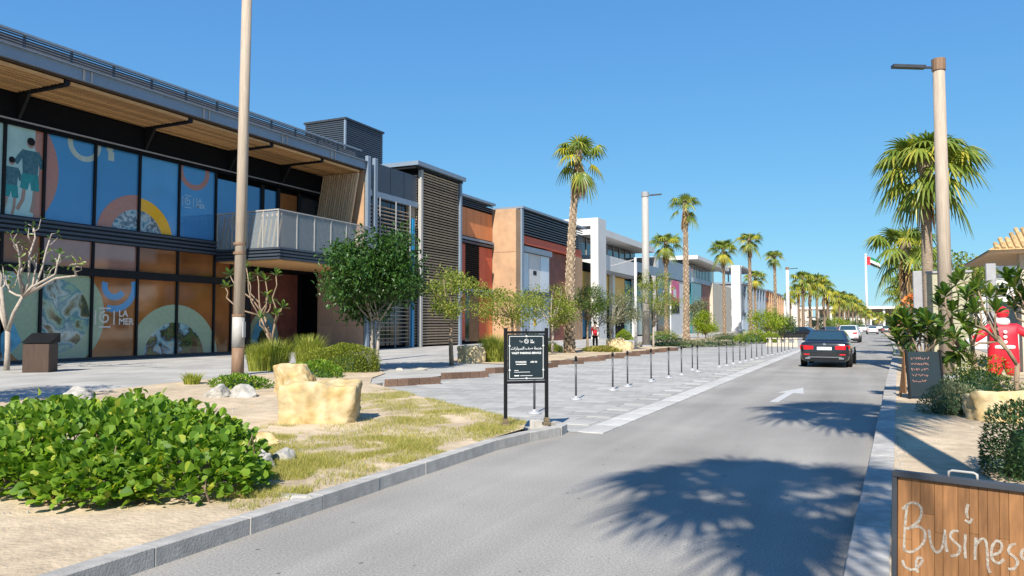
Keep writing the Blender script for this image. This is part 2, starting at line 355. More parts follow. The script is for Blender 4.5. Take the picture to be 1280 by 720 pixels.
# ================================================================== THE SETTING
def sheet(name, poly, z, mt, sub=0, amp=0, fs=.6):
    bm = bmesh.new(); vs = [bm.verts.new((p[0], p[1], z)) for p in poly]
    es = [bm.edges.new((vs[i], vs[(i+1) % len(vs)])) for i in range(len(vs))]
    bmesh.ops.triangle_fill(bm, edges=es, use_beauty=True)
    for _ in range(sub): bmesh.ops.subdivide_edges(bm, edges=[e for e in bm.edges if e.calc_length() > .25], cuts=1, use_grid_fill=True)
    if amp:
        for v in bm.verts:
            if not v.is_boundary: v.co.z += amp*(noise.noise(v.co*fs)+.5*noise.noise(v.co*fs*3))
    bmesh.ops.recalc_face_normals(bm, faces=bm.faces)
    if bm.faces and sum(f.normal.z for f in bm.faces) < 0: bmesh.ops.reverse_faces(bm, faces=bm.faces)
    me = bpy.data.meshes.new(name); bm.to_mesh(me); bm.free(); me.materials.append(mt)
    if amp: me.polygons.foreach_set('use_smooth', [True]*len(me.polygons))
    o = bpy.data.objects.new(name, me); C.objects.link(o); return tag(o, kind='structure')
sheet('ground', [(-2500, -400), (2500, -400), (2500, 4000), (-2500, 4000)], -.03, M['desert'])
RK = [(-.5, -14), (-.3, 0), (-.14, 5.66), (.0, 9.2), (.24, 15.7), (.58, 25), (.91, 33.3), (1.69, 53), (2.4, 85), (3.2, 150), (4, 300)]
def rk(y):
    for (x0, y0), (x1, y1) in zip(RK, RK[1:]):
        if y <= y1: return x0+(x1-x0)*(y-y0)/(y1-y0)
    return RK[-1][0]
sheet('road', [(-4.72, -14), (-4.72, 10.9), (-4.0, 11.6), (-3.98, 60), (-4.6, 150), (-6, 300), (4.2, 300), (3.3, 150), (2.5, 85), (1.8, 53), (1.0, 33.3), (.65, 25), (.34, 15.7), (.1, 9.2), (-.04, 5.66), (-.2, 0), (-.4, -14)], 0, M['asphalt'])
sheet('parking_bay', [(-4.05, 11.3), (-4.05, 60), (-4.6, 150), (-6, 300), (-14, 300), (-12.5, 100), (-11.9, 60), (-11.9, 16.5), (-8, 13.4), (-5.0, 11.2)], .004, M['pave_bay'])
sheet('promenade', [(-36, -14), (-14, -14), (-15.6, 9.5), (-16.0, 14), (-14.6, 16.2), (-12.32, 17.2), (-12.05, 17.6), (-12.05, 60), (-12.6, 100), (-14.1, 300), (-36, 300)], .1, M['pave_prom'])
part('promenade_edge', M['kerb'], None, (-12.32, -12.06, 17.45, 60, -.02, .094), (-13.2, -12.1, 16.95, 17.449, -.02, .097)); tag(bpy.data.objects['promenade_edge'], kind='structure')
GARDEN = [(-4.72, -14), (-4.72, 10.5), (-5.0, 11.25), (-5.8, 11.9), (-8, 13.5), (-12.2, 17.0), (-13.3, 18.6), (-14.2, 20.6), (-16.0, 22.6), (-17.4, 21), (-17.6, 17.6), (-17.1, 14.3), (-16, 9.5), (-14.4, -14)]
sheet('garden_bed', GARDEN, .125, M['sand'], 5, .035, .7)
sheet('planting_strip', [(-12.35, 27.6), (-12.3, 60), (-12.8, 100), (-14.3, 300), (-20, 300), (-18, 60), (-17.3, 30), (-15.5, 28), (-13.5, 27.4)], .122, M['sand'], 2, .02)
sheet('verge', [(x+.16, y) for x, y in RK]+[(40, 300), (60, 60), (40, -14)], .12, M['sand'], 4, .02)
sheet('side_street', [(5.2, 22), (40, 16), (60, 40), (60, 70), (6.6, 60)], .135, M['asphalt'])
# kerb stones, one by one
kme = boxmesh('kerb_stone', .16, .899, .3, M['kerb'], .007)
def kerb_run(parent, pts, step=.9, me=kme, z=-.16, jit=.003):
    k = 0; acc = 0
    for (x0, y0), (x1, y1) in zip(pts, pts[1:]):
        a = Vector((x0, y0)); b = Vector((x1, y1)); L = (b-a).length; n = max(1, round(L/step)); dd = (b-a)/n
        ang = math.atan2(dd.y, dd.x)-R(90)
        for i in range(n):
            c = a+dd*(i+.5)
            inst('kerb_stone', me, parent, (c.x+random.uniform(-jit, jit), c.y, z+random.uniform(-jit, jit)), (0, random.uniform(-.012, .012), ang), (1, dd.length/.9, 1))
def skerb(name):
    o = bpy.data.objects.new(name, None); C.objects.link(o); return tag(o, kind='structure')
kl = skerb('garden_kerb')
kerb_run(kl, [(-4.62, -3.4), (-4.62, 9.2)]); kerb_run(kl, [(-4.62, 9.2), (-4.5, 10.1), (-4.32, 10.85)], .9)
kerb_run(kl, [(-4.32, 10.85), (-4.36, 11.2), (-4.62, 11.42), (-5.0, 11.5)], .4)
tag(part('kerb_mortar', M['kerb_joint'], None, (-4.68, -4.555, -3.4, 9.2, -.1, .118)), kind='structure')
kr = skerb('verge_kerb')
kmr = boxmesh('kerb_stone', .26, .896, .3, M['kerb'], .008)
kerb_run(kr, [(x+.13, y) for x, y in RK if y < 100 and y > -5], .9, kmr, -.165)
fb = skerb('flush_border')
pal = boxmesh('border_slab', .42, .888, .05, M['palepaver'], .006)
for i in range(56): inst('border_slab', pal, fb, (-3.93+.0035*i*.9*.3, 11.75+i*.9, -.032+random.uniform(-.001, .002)))
pv = skerb('bay_paving')
pme = boxmesh('paving_slab', .892, .592, .05, M['paver'], .005)
n = 0
for j in range(60):
    y = 12.4+j*.6
    for i in range(9):
        x = -4.68-i*.9-(.45 if j % 2 else 0)
        edge = 13.4+(-8-x)*.77 if x < -8 else 11.7+(-5.4-x)*.65
        if x < -11.4 or y < edge+.5 or n >= 296: continue
        inst('paving_slab', pme, pv, (x, y, -.036+random.uniform(-.0015, .0025)), (random.uniform(-.002, .002), random.uniform(-.002, .002), random.uniform(-.004, .004))); n += 1
am = MB(); am.prism([(-1.92, 17.5, .004), (-1.74, 17.5, .004), (-1.62, 20.0, .004), (-1.38, 19.9, .004), (-1.52, 21.8, .004), (-2.0, 19.95, .004), (-1.80, 20.0, .004)], (0, 0, .003))
ar = am.build('road_arrow', M['white_mark']); tag(ar, 'white painted straight arrow on the asphalt road', 'road marking')
am = MB(); am.prism([(-1.2, 62, .004), (-1.0, 62, .004), (-.95, 64.6, .004), (-.6, 64.6, .004), (-1.0, 67, .004), (-1.5, 64.6, .004), (-1.2, 64.6, .004)], (0, 0, .003))
tag(am.build('road_arrow', M['white_mark']), 'small white painted arrow on the asphalt beyond the black sedan', 'road marking')
# ================================================================== BUILDING 1: glazed two-storey block with slatted canopy
GX = -31.5
b1 = thing('mall_building', (-31.5, 26, .1), 'two-storey glazed building with blue and brown printed windows under a timber slat canopy', 'building')
part('wall', M['darkwall'], b1, (-46, -31.75, 2, 32, .1, 11.3), (-46, -31.75, 32.002, 38.9, 5.3, 11.302), (-46, -33.4, 32.002, 38.9, .1, 5.3))
part('roof', M['midgrey'], b1, (-46, -28.2, 2, 38.6, 11.42, 11.6))
YM = [11.6, 13.95, 16.3, 18.65, 20.3, 22.63, 24.95, 27.26, 29.65]
def pane(y0, y1, z0, z1, mt, x=GX, name='pane'): return part(name, M[mt], b1, (x-.05, x, y0+.05, y1-.05, z0, z1))
up = []; lowp = []; midp = []
for i in range(len(YM)-1):
    up.append(pane(YM[i], YM[i+1], 6.19, 9.9, 'pblue2' if i == 6 else 'pblue'))
    midp.append(pane(YM[i], YM[i+1], 4.23, 5.42, 'pmauve' if i in (4, 5) else 'pbrown'))
    lowp.append(pane(YM[i], YM[i+1], .22, 3.9, 'pbrown'))
midp.append(pane(29.65, 32.0, 4.23, 5.42, 'pbrown')); lowp.append(pane(29.65, 30.85, .22, 3.9, 'pbrown')); lowp.append(pane(30.85, 32.0, .22, 3.9, 'pbrown'))
YB = [29.65, 31.7, 33.1, 34.4, 36.2, 38.2]
for i in range(5): pane(YB[i], YB[i+1], 5.8, 9.6, ['pblue', 'pblue', 'pblue', 'pbrown', 'glassdark'][i])
mul = MB().box(-.02, .1, -.055, .055, 0, 1).mesh('mullion', M['black'])
for y in YM: instw('mullion', mul, b1, (GX, y, 6.19), (0, 0, 0), (1, 1, 3.69)); instw('mullion', mul, b1, (GX, y, .24), (0, 0, 0), (1, 1, 5.18))
for y in (30.85, 31.95): instw('mullion', mul, b1, (GX, y, .24), (0, 0, 0), (1, 1, 5.18))
for y in YB[1:5]: instw('mullion', mul, b1, (GX, y, 5.72), (0, 0, 0), (1, 2.2, 4.1))
part('spandrel', M['navy'], b1, (-31.7, -31.42, 2, 29.7, 5.42, 6.19))
rib = MB().box(0, .1, 0, 27.6, 0, .1).mesh('rib', M['navypanel'])
for k in range(4): instw('rib', rib, b1, (-31.418, 2.1, 5.46+k*.19))
part('transom', M['black'], b1, (-31.6, -31.36, 2, 32, 3.88, 4.24))
part('sill', M['darkmetal'], b1, (-31.6, -31.34, 2, 32, .09, .24))
part('bulkhead', M['darkwall'], b1, (-31.72, -31.2, 2, 38.2, 9.88, 11.14))
part('ledge', M['midgrey'], b1, (-31.2, -31.1, 2, 38.2, 10.02, 10.07))
# canopy
beams = [8.0, 13.3, yat(86, -28), yat(252, -28), yat(346, -28), 34.4, 38.1]
beams = [7.4, 13.2, 19.0, 25.0, 30.3, 34.4, 38.1]
cn = part('canopy', M['bluesteel'], b1, (-28.08, -27.95, 2, 38.3, 11.40, 11.86), (-28.16, -27.82, 2, 38.3, 11.861, 11.9))
part('soffit_board', M['standwood'], b1, (-31.18, -28.1, 2, 38.1, 11.34, 11.4))
smesh = {}
for a, b in zip([2.5]+beams, beams):
    L = b-a-.3
    me = MB().box(-.07, .07, 0, L, 0, .12).mesh('slat', M['wood'])
    for k in range(12): instw('slat', me, cn, (-28.27-.252*k, a+.15, 11.17+random.uniform(-.006, .006)))
for y in beams[:-1]:
    bm_ = part('canopy_beam', M['black'], b1, (-31.1, -28.2, y-.1, y+.1, 11.1, 11.3))
    MB().prism([(-31.15, y-.06, 10.1), (-30.5, y-.06, 11.1), (-31.15, y-.06, 11.1)], (0, .12, 0)).build('bracket', M['black'], b1)
    part('fascia_joint', M['palegrey'], b1, (-27.94, -27.92, y+.45, y+.55, 11.41, 11.85)); part('fascia_joint', M['palegrey'], b1, (-27.94, -27.92, y+.8, y+.87, 11.41, 11.85))
rl = part('roof_railing', M['bluesteel'], b1, (-28.22, -28.06, 2, 38.0, 12.48, 12.56))
sme = MB().box(-.02, .02, 0, 36, 0, .055).mesh('slat', M['darkmetal'])
for k in range(5): instw('slat', sme, rl, (-28.14, 2, 11.97+k*.1))
pme2 = MB().box(-.04, .04, -.04, .04, 0, .6).mesh('post', M['bluesteel'])
for k in range(20): instw('post', pme2, rl, (-28.2, 2.5+k*1.85, 11.9))
part('railing_back', M['midgrey'], b1, (-28.6, -28.56, 2, 38.0, 11.6, 12.42))
# end wall with timber screen and steel columns
part('end_wall', M['tan'], b1, (-31.6, -28.06, 38.25, 38.7, .1, 11.35))
tile = boxmesh('wall_panel', 1.14, .03, 1.56, M['granite'], .006)
for i in range(3):
    for j in range(3): instw('wall_panel', tile, b1, (-30.98+1.155*i, 38.234, .12+1.58*j))
for i in range(16):
    x = -31.35+i*.175; MB().bar((x-.55, 37.95, 5.9), (x+.42, 37.95, 11.15), .09, .12, (0, 1, 0)).build('screen_slat', M['palewood'], b1)
for y in (38.45, 39.2): part('column', M['bluesteel'], b1, (-28.02, -27.8, y-.16, y+.0, .1, 12.25), (-27.99, -27.83, y+.001, y+.06, .1, 12.2), (-28.02, -27.8, y+.061, y+.12, .1, 12.25))
# entrance recess below the balcony
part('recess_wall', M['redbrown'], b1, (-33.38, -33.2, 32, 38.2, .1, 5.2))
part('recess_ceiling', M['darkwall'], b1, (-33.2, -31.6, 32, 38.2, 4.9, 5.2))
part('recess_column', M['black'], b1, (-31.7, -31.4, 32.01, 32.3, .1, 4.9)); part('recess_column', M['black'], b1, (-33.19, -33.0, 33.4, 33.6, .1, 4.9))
# balcony
bc = part('balcony', M['navy'], b1, (-31.4, -27.12, 29.75, 38.15, 5.1, 5.7))
rf = MB().box(0, .08, 0, 8.5, 0, .1).mesh('rib', M['navypanel']); rs = MB().box(0, 4.42, 0, .08, 0, .1).mesh('rib', M['navypanel'])
for k in range(4): instw('rib', rf, bc, (-27.118, 29.66, 5.08+k*.17)); instw('rib', rs, bc, (-31.4, 29.668, 5.08+k*.17))
part('balcony_soffit', M['wood'], b1, (-31.4, -27.3, 29.9, 38.1, 5.02, 5.09))
gm = MB().box(-.01, .01, .03, 1.37, 0, 1.9).mesh('glass_panel', M['balglass'])
for k in range(6): instw('glass_panel', gm, bc, (-27.14, 29.7+k*1.4, 5.7))
gm2 = MB().box(.03, 1.05, -.01, .01, 0, 1.9).mesh('glass_panel', M['balglass'])
for k in range(4): instw('glass_panel', gm2, bc, (-31.4+k*1.07, 29.72, 5.7))
pm2 = MB().box(-.03, .03, -.03, .03, 0, 2.0).mesh('post', M['palegrey'])
for k in range(7): instw('post', pm2, bc, (-27.14, 29.72+k*1.4, 5.6))
for k in range(4): instw('post', pm2, bc, (-31.36+k*1.07, 29.72, 5.6))
part('handrail', M['palegrey'], b1, (-27.19, -27.09, 29.66, 38.1, 7.6, 7.66), (-31.4, -27.19, 29.67, 29.77, 7.6, 7.66))
for k in range(13):  # added slats standing in for the slats mirrored in the side glass
    x = -31.3+k*.33; MB().bar((x-.2, 30.1, 5.75), (x+.12, 30.1, 7.5), .11, .05, (0, 1, 0)).build('reflected_slat', M['palewood'], b1)
# printed graphics on the glass (flat print)
def clip(poly, y0, y1, z0, z1):
    for ax, lim, sg in ((0, y0, 1), (0, y1, -1), (1, z0, 1), (1, z1, -1)):
        out = []
        for i in range(len(poly)):
            a, b = poly[i], poly[(i+1) % len(poly)]; da, db = (a[ax]-lim)*sg, (b[ax]-lim)*sg
            if da >= 0: out.append(a)
            if da*db < 0: t_ = da/(da-db); out.append((a[0]+(b[0]-a[0])*t_, a[1]+(b[1]-a[1])*t_))
        poly = out
        if not poly: return []
    return poly
def decal(parent, polys, mt, rect, lift, name='print', x=GX):
    m_ = MB()
    for i_, p in enumerate(polys):
        q = clip(p, *rect)
        if len(q) > 2: m_.poly([(x+lift+i_ % 3*.0004, a, b) for a, b in q])
    if not m_.f: return
    return m_.build(name, M[mt], parent, fix=False)
def ring(c, r0, r1, a0=0, a1=360, n=48):
    o = []
    for i in range(n):
        p, q = R(a0+(a1-a0)*i/n), R(a0+(a1-a0)*(i+1)/n)
        o.append([(c[0]+r0*math.cos(p), c[1]+r0*math.sin(p)), (c[0]+r1*math.cos(p), c[1]+r1*math.sin(p)), (c[0]+r1*math.cos(q), c[1]+r1*math.sin(q)), (c[0]+r0*math.cos(q), c[1]+r0*math.sin(q))])
    return o
def disc(c, r, n=40, sx=1): return [[(c[0]+r*sx*math.cos(2*math.pi*i/n), c[1]+r*math.sin(2*math.pi*i/n)) for i in range(n)]]
def stroke(pts, wd):
    o = []
    for a, b in zip(pts, pts[1:]):
        dx, dy = b[0]-a[0], b[1]-a[1]; L = math.hypot(dx, dy) or 1; nx, ny = -dy/L*wd/2, dx/L*wd/2
        o.append([(a[0]+nx, a[1]+ny), (b[0]+nx, b[1]+ny), (b[0]-nx, b[1]-ny), (a[0]-nx, a[1]-ny)])
    return o
def U(px, py): return onX(px, py, GX+.004)
def urect(i): return (YM[i]+.06, YM[i+1]-.06, 6.2, 9.89)
def lrect(i): return (YM[i]+.06, YM[i+1]-.06, .23, 3.88)
def text_mesh(body, size, mt, name='lettering', bold=0, extrude=0):
    cu = bpy.data.curves.new(name, 'FONT'); cu.body = body; cu.size = size; cu.offset = bold; cu.extrude = extrude; cu.align_x = 'CENTER'; cu.align_y = 'CENTER'
    to = bpy.data.objects.new('tmp', cu); C.objects.link(to); dg = bpy.context.evaluated_depsgraph_get(); dg.update()
    me = bpy.data.meshes.new_from_object(to.evaluated_get(dg)); bpy.data.objects.remove(to); me.name = name
    me.materials.clear(); me.materials.append(M[mt]); return me
def arm(c, r, a0, a1, wd, n=20): return stroke([(c[0]+r*math.cos(R(a0+(a1-a0)*i/n)), c[1]+r*math.sin(R(a0+(a1-a0)*i/n))) for i in range(n+1)], wd)
def lamer(parent, c, s, mt, rect, lift):
    y, z = c; P_ = []
    sp = [(y+s*.34*(1-t_/40*.75)*math.cos(R(90+t_*12)), z+s*.34*(1-t_/40*.75)*math.sin(R(90+t_*12))) for t_ in range(41)]
    P_ += stroke(sp, s*.1)
    P_ += stroke([(y-s*.35, z+s*.5), (y+s*.35, z+s*.5)], s*.08)+stroke([(y-s*.35, z-s*.5), (y+s*.35, z-s*.5)], s*.08)
    P_ += stroke([(y-s*.55, z-s*.38), (y-s*.55, z+s*.38)], s*.08)+stroke([(y+s*.55, z-s*.38), (y+s*.55, z+s*.38)], s*.08)
    decal(parent, P_, mt, rect, lift, 'emblem')
    for k, tx in enumerate(('LA', 'MER')):
        me = text_mesh(tx, s*.5, mt, bold=.012)
        o = bpy.data.objects.new('lettering', me); C.objects.link(o); o.parent = parent
        o.rotation_euler = (R(90), 0, R(90)); wdt = max(v.co.x for v in me.vertices)
        o.location = Vector((GX+lift, y+s*.8+wdt, z+s*.22-k*s*.44))-wloc(parent)
# upper storey
c = (17.9, 8.2)
for i in (2, 3, 4):
    decal(up[i], disc(c, 2.2, 64), 'dteal', urect(i), .004); decal(up[i], ring(c, 2.2, 3.05, n=90), 'dsalmon', urect(i), .006)
decal(up[3], [[(YM[3], 6), (19.9, 6), (19.9, 10), (YM[3], 10)]], 'dteal', urect(3), .008)
def fig(parent, px, top, bot, s, rect):
    k = [(px, top+.06*s), ]
    h = U(px, top); sc_ = h[1]-U(px, bot)[1]
    y, z = h
    decal(parent, disc((y, z-.07*sc_), .058*sc_, 16, .9), 'dskin', rect, .010)
    decal(parent, disc((y, z-.035*sc_), .055*sc_, 16, 1.0), 'black', rect, .012)
    decal(parent, [[(y-.12*sc_, z-.16*sc_), (y+.12*sc_, z-.16*sc_), (y+.10*sc_, z-.5*sc_), (y-.10*sc_, z-.5*sc_)]]+stroke([(y-.1*sc_, z-.2*sc_), (y-.2*sc_, z-.36*sc_)], .07*sc_)+stroke([(y+.1*sc_, z-.2*sc_), (y+.17*sc_, z-.38*sc_)], .07*sc_), 'dshirt', rect, .010)
    decal(parent, [[(y-.11*sc_, z-.48*sc_), (y+.11*sc_, z-.48*sc_), (y+.13*sc_, z-.7*sc_), (y+.02*sc_, z-.7*sc_), (y, z-.58*sc_), (y-.03*sc_, z-.7*sc_), (y-.13*sc_, z-.68*sc_)]], 'dshort', rect, .012)
    decal(parent, stroke([(y-.07*sc_, z-.66*sc_), (y-.09*sc_, z-.84*sc_), (y-.16*sc_, z-.98*sc_)], .05*sc_), 'dskin', rect, .010)
    decal(parent, stroke([(y+.07*sc_, z-.66*sc_), (y+.06*sc_, z-.84*sc_), (y+.03*sc_, z-1.0*sc_)], .05*sc_), 'dskin', rect, .010)
fig(up[3], 15, 197, 268, 1, urect(3)); fig(up[3], 39, 174, 266, 1, urect(3))
decal(up[4], ring(U(106, 180), .56, .8), 'dpale', urect(4), .006); decal(up[5], ring(U(106, 180), .56, .8), 'dpale', urect(5), .006)
decal(up[5], stroke([U(134, 176), U(136, 184), U(139, 190), U(139, 201)], .3), 'dpale', urect(5), .006)
c = U(171, 300)
decal(up[5], ring(c, 1.45, 2.15), 'dsalmon', urect(5), .006); decal(up[5], disc(c, 1.45), 'photo_sea', urect(5), .004)
decal(up[6], ring(c, 1.45, 2.05), 'dyellow', urect(6), .006); decal(up[6], disc(c, 1.45), 'photo_sea', urect(6), .004)
decal(up[7], ring(U(243, 214), .72, 1.0), 'dsalmon', urect(7), .006); lamer(up[7], U(235, 252), .62, 'dlogoblue', urect(7), .007)
# ground floor
decal(lowp[2], disc((17.2, 2.2), 2.6, 50), 'dteal', lrect(2), .004); decal(lowp[3], disc((17.2, 2.2), 2.6, 50), 'dteal', lrect(3), .004); decal(lowp[3], disc((17.9, 1.0), 1.2, 30), 'photo_table', lrect(3), .006)
decal(lowp[3], [[(18.9, .3), (19.6, 1.0), (19.2, 1.9), (18.6, 1.1)]], 'dcyan', lrect(3), .008)
c = U(68, 395)
for i in (3, 4, 5):
    decal(lowp[i], disc(c, 2.35, 60), 'dgreen', lrect(i), .006)
decal(lowp[4], disc(c, 1.6, 50), 'photo_table', lrect(4), .008)
c = U(143, 358)
decal(lowp[5], arm(c, .5, 160, 330, .3), 'dblue', lrect(5), .006); decal(lowp[5], arm(c, 1.05, 250, 375, .3), 'dblue', lrect(5), .006)
lamer(lowp[5], U(131, 397), .85, 'dlogo', lrect(5), .007)
c = U(218, 449)
for i in (6, 7, 8, 9):
    rc = lrect(i) if i < 8 else ((29.7, 30.8, .23, 3.88) if i == 8 else (30.9, 31.9, .23, 3.88))
    decal(lowp[i], disc(c, 2.75, 60), 'dgreen', rc, .004); decal(lowp[i], disc(c, 1.85, 60), 'photo_food', rc, .006)
ap = MB()
for rr, mt, xx in ((1.3, 'dgreen', -33.19), (1.0, 'dcyan', -33.18), (.55, 'photo_food', -33.17)):
    MB().prism([(xx, 35.2+rr*math.cos(R(a)), .6+1.5*rr*math.sin(R(a))) for a in range(0, 181, 9)], (.008, 0, 0)).build('arch_poster', M[mt], b1)
# rooftop plant room with ribbed cladding
rp_ = thing('rooftop_plant_room', (-36, 46, 11.6), 'dark ribbed metal plant room on the roof of the glazed building', 'plant room')
part('wall', M['darkmetal'], rp_, (-37.7, -34.05, 44.05, 48.7, 11.6, 16.7)); part('roof_edge', M['darkmetal'], rp_, (-37.8, -33.9, 43.9, 48.8, 16.701, 16.85)); part('corner_post', M['bluesteel'], rp_, (-34.1, -33.96, 43.96, 44.1, 11.6, 16.7))
r1 = MB(); r2 = MB()
for k in range(32): z = 11.7+k*.157; r1.box(-37.7, -34.11, 43.98, 44.04, z, z+.09); r2.box(-34.04, -33.98, 44.11, 48.7, z, z+.09)
tag(r1.build('cladding', M['navypanel'], rp_), kind='stuff'); tag(r2.build('cladding', M['navypanel'], rp_), kind='stuff')
part('roof_deck', M['midgrey'], rp_, (-38, -33.8, 43.8, 49, 11.3, 11.598))
# ================================================================== OTHER BUILDINGS ON THE LEFT
slm = MB().box(-.03, .03, 0, 1, 0, .09)
def louvres(parent, x, y0, y1, z0, z1, pitch, mt, h=.09, dep=.1, name='louvre', tilt=.0):
    me = MB().box(-dep/2, dep/2, 0, y1-y0, -h/2, h/2).mesh(name, M[mt]); n_ = int((z1-z0)/pitch)
    for k in range(n_): instw(name, me, parent, (x+random.uniform(-.004, .004), y0, z0+pitch*(k+.5)+random.uniform(-.008, .008)), (0, tilt, 0))
# 2: louvred glazed bay and screened stair tower
b2 = thing('louvred_building', (-30, 46, .1), 'narrow glazed bay with horizontal louvres and a dark blue metal parapet beside the steel columns', 'building')
part('wall', M['darkwall'], b2, (-44, -29.6, 39.4, 46.3, .1, 12.4))
part('parapet', M['navypanel'], b2, (-29.62, -29.3, 39.5, 46.3, 10.6, 12.5)); 
for y in (41.2, 42.9, 44.6): part('parapet_seam', M['black'], b2, (-29.3, -29.292, y, y+.03, 10.62, 12.48))
part('beam', M['bluesteel'], b2, (-29.62, -29.2, 39.5, 46.3, 10.2, 10.58))
for y0 in (39.6, 41.5, 43.4): part('pane', M['glassdark'], b2, (-29.59, -29.55, y0, y0+1.8, .3, 10.1))
louvres(b2, -29.25, 39.6, 45.2, .4, 10.0, .26, 'greywood', .06, .12)
for y in (39.6, 41.5, 43.4, 45.2): part('louvre_post', M['midgrey'], b2, (-29.18, -29.12, y, y+.06, .1, 10.2))
part('blue_column', M['cyan'], b2, (-29.3, -29.1, 45.45, 45.75, .1, 9.3)); part('timber_infill', M['greywood'], b2, (-29.58, -29.4, 45.3, 46.3, .1, 10.2))
b2t = thing('screen_tower', (-30, 49.5, .1), 'tall stair tower wrapped in weathered timber louvres with a flat steel roof', 'building')
part('wall', M['darkwall'], b2t, (-40, -29.35, 46.4, 52.6, .1, 13.0))
part('roof', M['bluesteel'], b2t, (-40, -28.75, 45.6, 52.8, 13.2, 13.5)); part('roof_soffit', M['black'], b2t, (-40, -29.0, 45.7, 52.7, 13.0, 13.19))
louvres(b2t, -29.2, 46.7, 52.2, .2, 13.0, .2, 'greywood', .1, .14, tilt=.25)
me = MB().box(0, 2.6, -.05, .05, -.05, .05).mesh('louvre', M['greywood'])
for k in range(62): instw('louvre', me, b2t, (-31.9, 46.32, .35+k*.2))
for y, mm in ((46.42, 'palegrey'), (52.3, 'bluesteel')): part('corner_column', M[mm], b2t, (-29.25, -28.98, y, y+.26, .1, 13.0))
# 3: red panelled block, tan pier and glazed bay
b3 = thing('red_panel_building', (-29, 62, .1), 'two-storey block of red vertical panels with a tan pier and white glazed bay', 'building')
part('wall', M['darkwall'], b3, (-44, -30.35, 52.9, 60.6, .1, 12.2)); part('wall', M['darkwall'], b3, (-44, -28.6, 61.62, 78, .1, 12.0))
def colpanels(ys, z0, z1, mts):
    for (a, b), mt in zip(zip(ys, ys[1:]), mts): part('panel', M[mt], b3, (-30.34, -30.28, a+.02, b-.02, z0, z1))
colpanels([52.95, 54.3, 55.7, 57.0, 58.3, 59.4, 60.55], 9.2, 11.6, ['orangepanel']*6)
colpanels([52.95, 54.2, 55.5], 4.9, 8.5, ['redpanel', 'redpanel']); colpanels([58.0, 59.3, 60.55], 4.9, 8.5, ['redpanel', 'redpanel'])
colpanels([52.95, 54.2, 55.5], .4, 4.2, ['redpanel', 'redpanel']); colpanels([58.0, 59.3, 60.55], .4, 4.2, ['redpanel', 'orangepanel'])
louvres(b3, -30.3, 55.5, 58.0, 4.9, 8.5, .18, 'black', .05, .08); part('pane', M['glassdark'], b3, (-30.34, -30.3, 55.5, 58.0, .3, 4.2))
for z in (4.25, 8.6): part('floor_band', M['navypanel'], b3, (-30.34, -30.1, 52.95, 60.55, z, z+.18)); part('floor_band', M['bluesteel'], b3, (-30.34, -30.12, 52.95, 60.55, z+.3, z+.5))
part('roof', M['bluesteel'], b3, (-44, -29.9, 52.9, 60.5, 12.4, 12.6)); louvres(b3, -30.2, 52.95, 60.5, 11.7, 12.4, .17, 'navypanel', .06, .08)
part('pier', M['tan'], b3, (-30.6, -27.95, 60.62, 61.6, .1, 12.1))
for z in (4.0, 8.2): part('pier_joint', M['polebase'], b3, (-30.59, -27.96, 60.612, 60.619, z, z+.04))
part('column', M['bluesteel'], b3, (-28.0, -27.8, 61.61, 62.0, .1, 12.2)); part('roof', M['bluesteel'], b3, (-44, -27.7, 61.65, 78.5, 12.25, 12.45))
louvres(b3, -27.85, 62.05, 77.8, 9.9, 12.2, .24, 'navypanel', .1, .1); part('red_band', M['redpanel'], b3, (-28.55, -27.95, 62.05, 77.8, 9.1, 9.85))
part('floor_band', M['bluesteel'], b3, (-28.59, -27.86, 62.05, 69.0, 8.4, 8.9)); part('floor_band', M['bluesteel'], b3, (-28.59, -27.86, 62.05, 69.0, 3.9, 4.3)); part('floor_band', M['navypanel'], b3, (-28.59, -27.88, 62.05, 69.0, 4.301, 4.8))
for a, b, mt in ((62.1, 63.9, 'glasswhite'), (64.0, 66.6, 'white'), (66.7, 68.9, 'glasswhite')):
    part('pane', M[mt], b3, (-28.2, -28.15, a, b, 4.85, 8.35)); part('pane', M['glasswhite'], b3, (-28.2, -28.15, a, b, .3, 3.85))
part('round_badge', M['dyellow'], b3, (-28.14, -28.13, 65.0, 65.6, 1.6, 2.3)); part('window_sign', M['black'], b3, (-28.14, -28.13, 64.9, 65.7, 6.4, 6.8))
part('recess', M['redbrown'], b3, (-28.59, -28.5, 69.0, 75.2, .1, 9.0)); part('return_wall', M['tan'], b3, (-28.6, -27.9, 75.2, 77.9, .1, 9.05))
# 4: white portal frame with terraces
b4 = thing('white_portal_building', (-28, 88, .1), 'white framed building with a tall open portal, terraces and orange painted wall', 'building')
pz = onX(748, 272, -27)[1]; py_ = yat(748, -27)
part('portal_frame', M['white'], b4, (-27.9, -27, py_, py_+2.9, .1, pz), (-34, -27.9, py_+.002, py_+2.898, pz-.9, pz-.002))
part('wall', M['darkwall'], b4, (-45, -28.9, 79, 112, .1, 8.9)); part('upper_wall', M['glassdark'], b4, (-42, -31, 84, 110, 8.9, 12.4))
part('terrace_slab', M['white'], b4, (-36, -27.6, 84.5, 99, 8.2, 10.0)); part('terrace_soffit', M['midgrey'], b4, (-36, -27.8, 84.6, 98.9, 7.9, 8.19))
part('roof', M['white'], b4, (-42, -28.5, 86, 112, 12.6, 13.4))
for k in range(9): part('upper_mullion', M['midgrey'], b4, (-30.98, -30.9, 85+k*2.8, 85.15+k*2.8, 9.9, 12.4))
part('painted_wall', M['orangeart'], b4, (-28.89, -28.8, 79.2, 97, 4.0, 7.8)); part('blue_doors', M['cyan'], b4, (-28.89, -28.78, 79.3, 88.5, .3, 3.6)); part('teal_glazing', M['teal'], b4, (-28.89, -28.8, 97.2, 111, .3, 7.6))
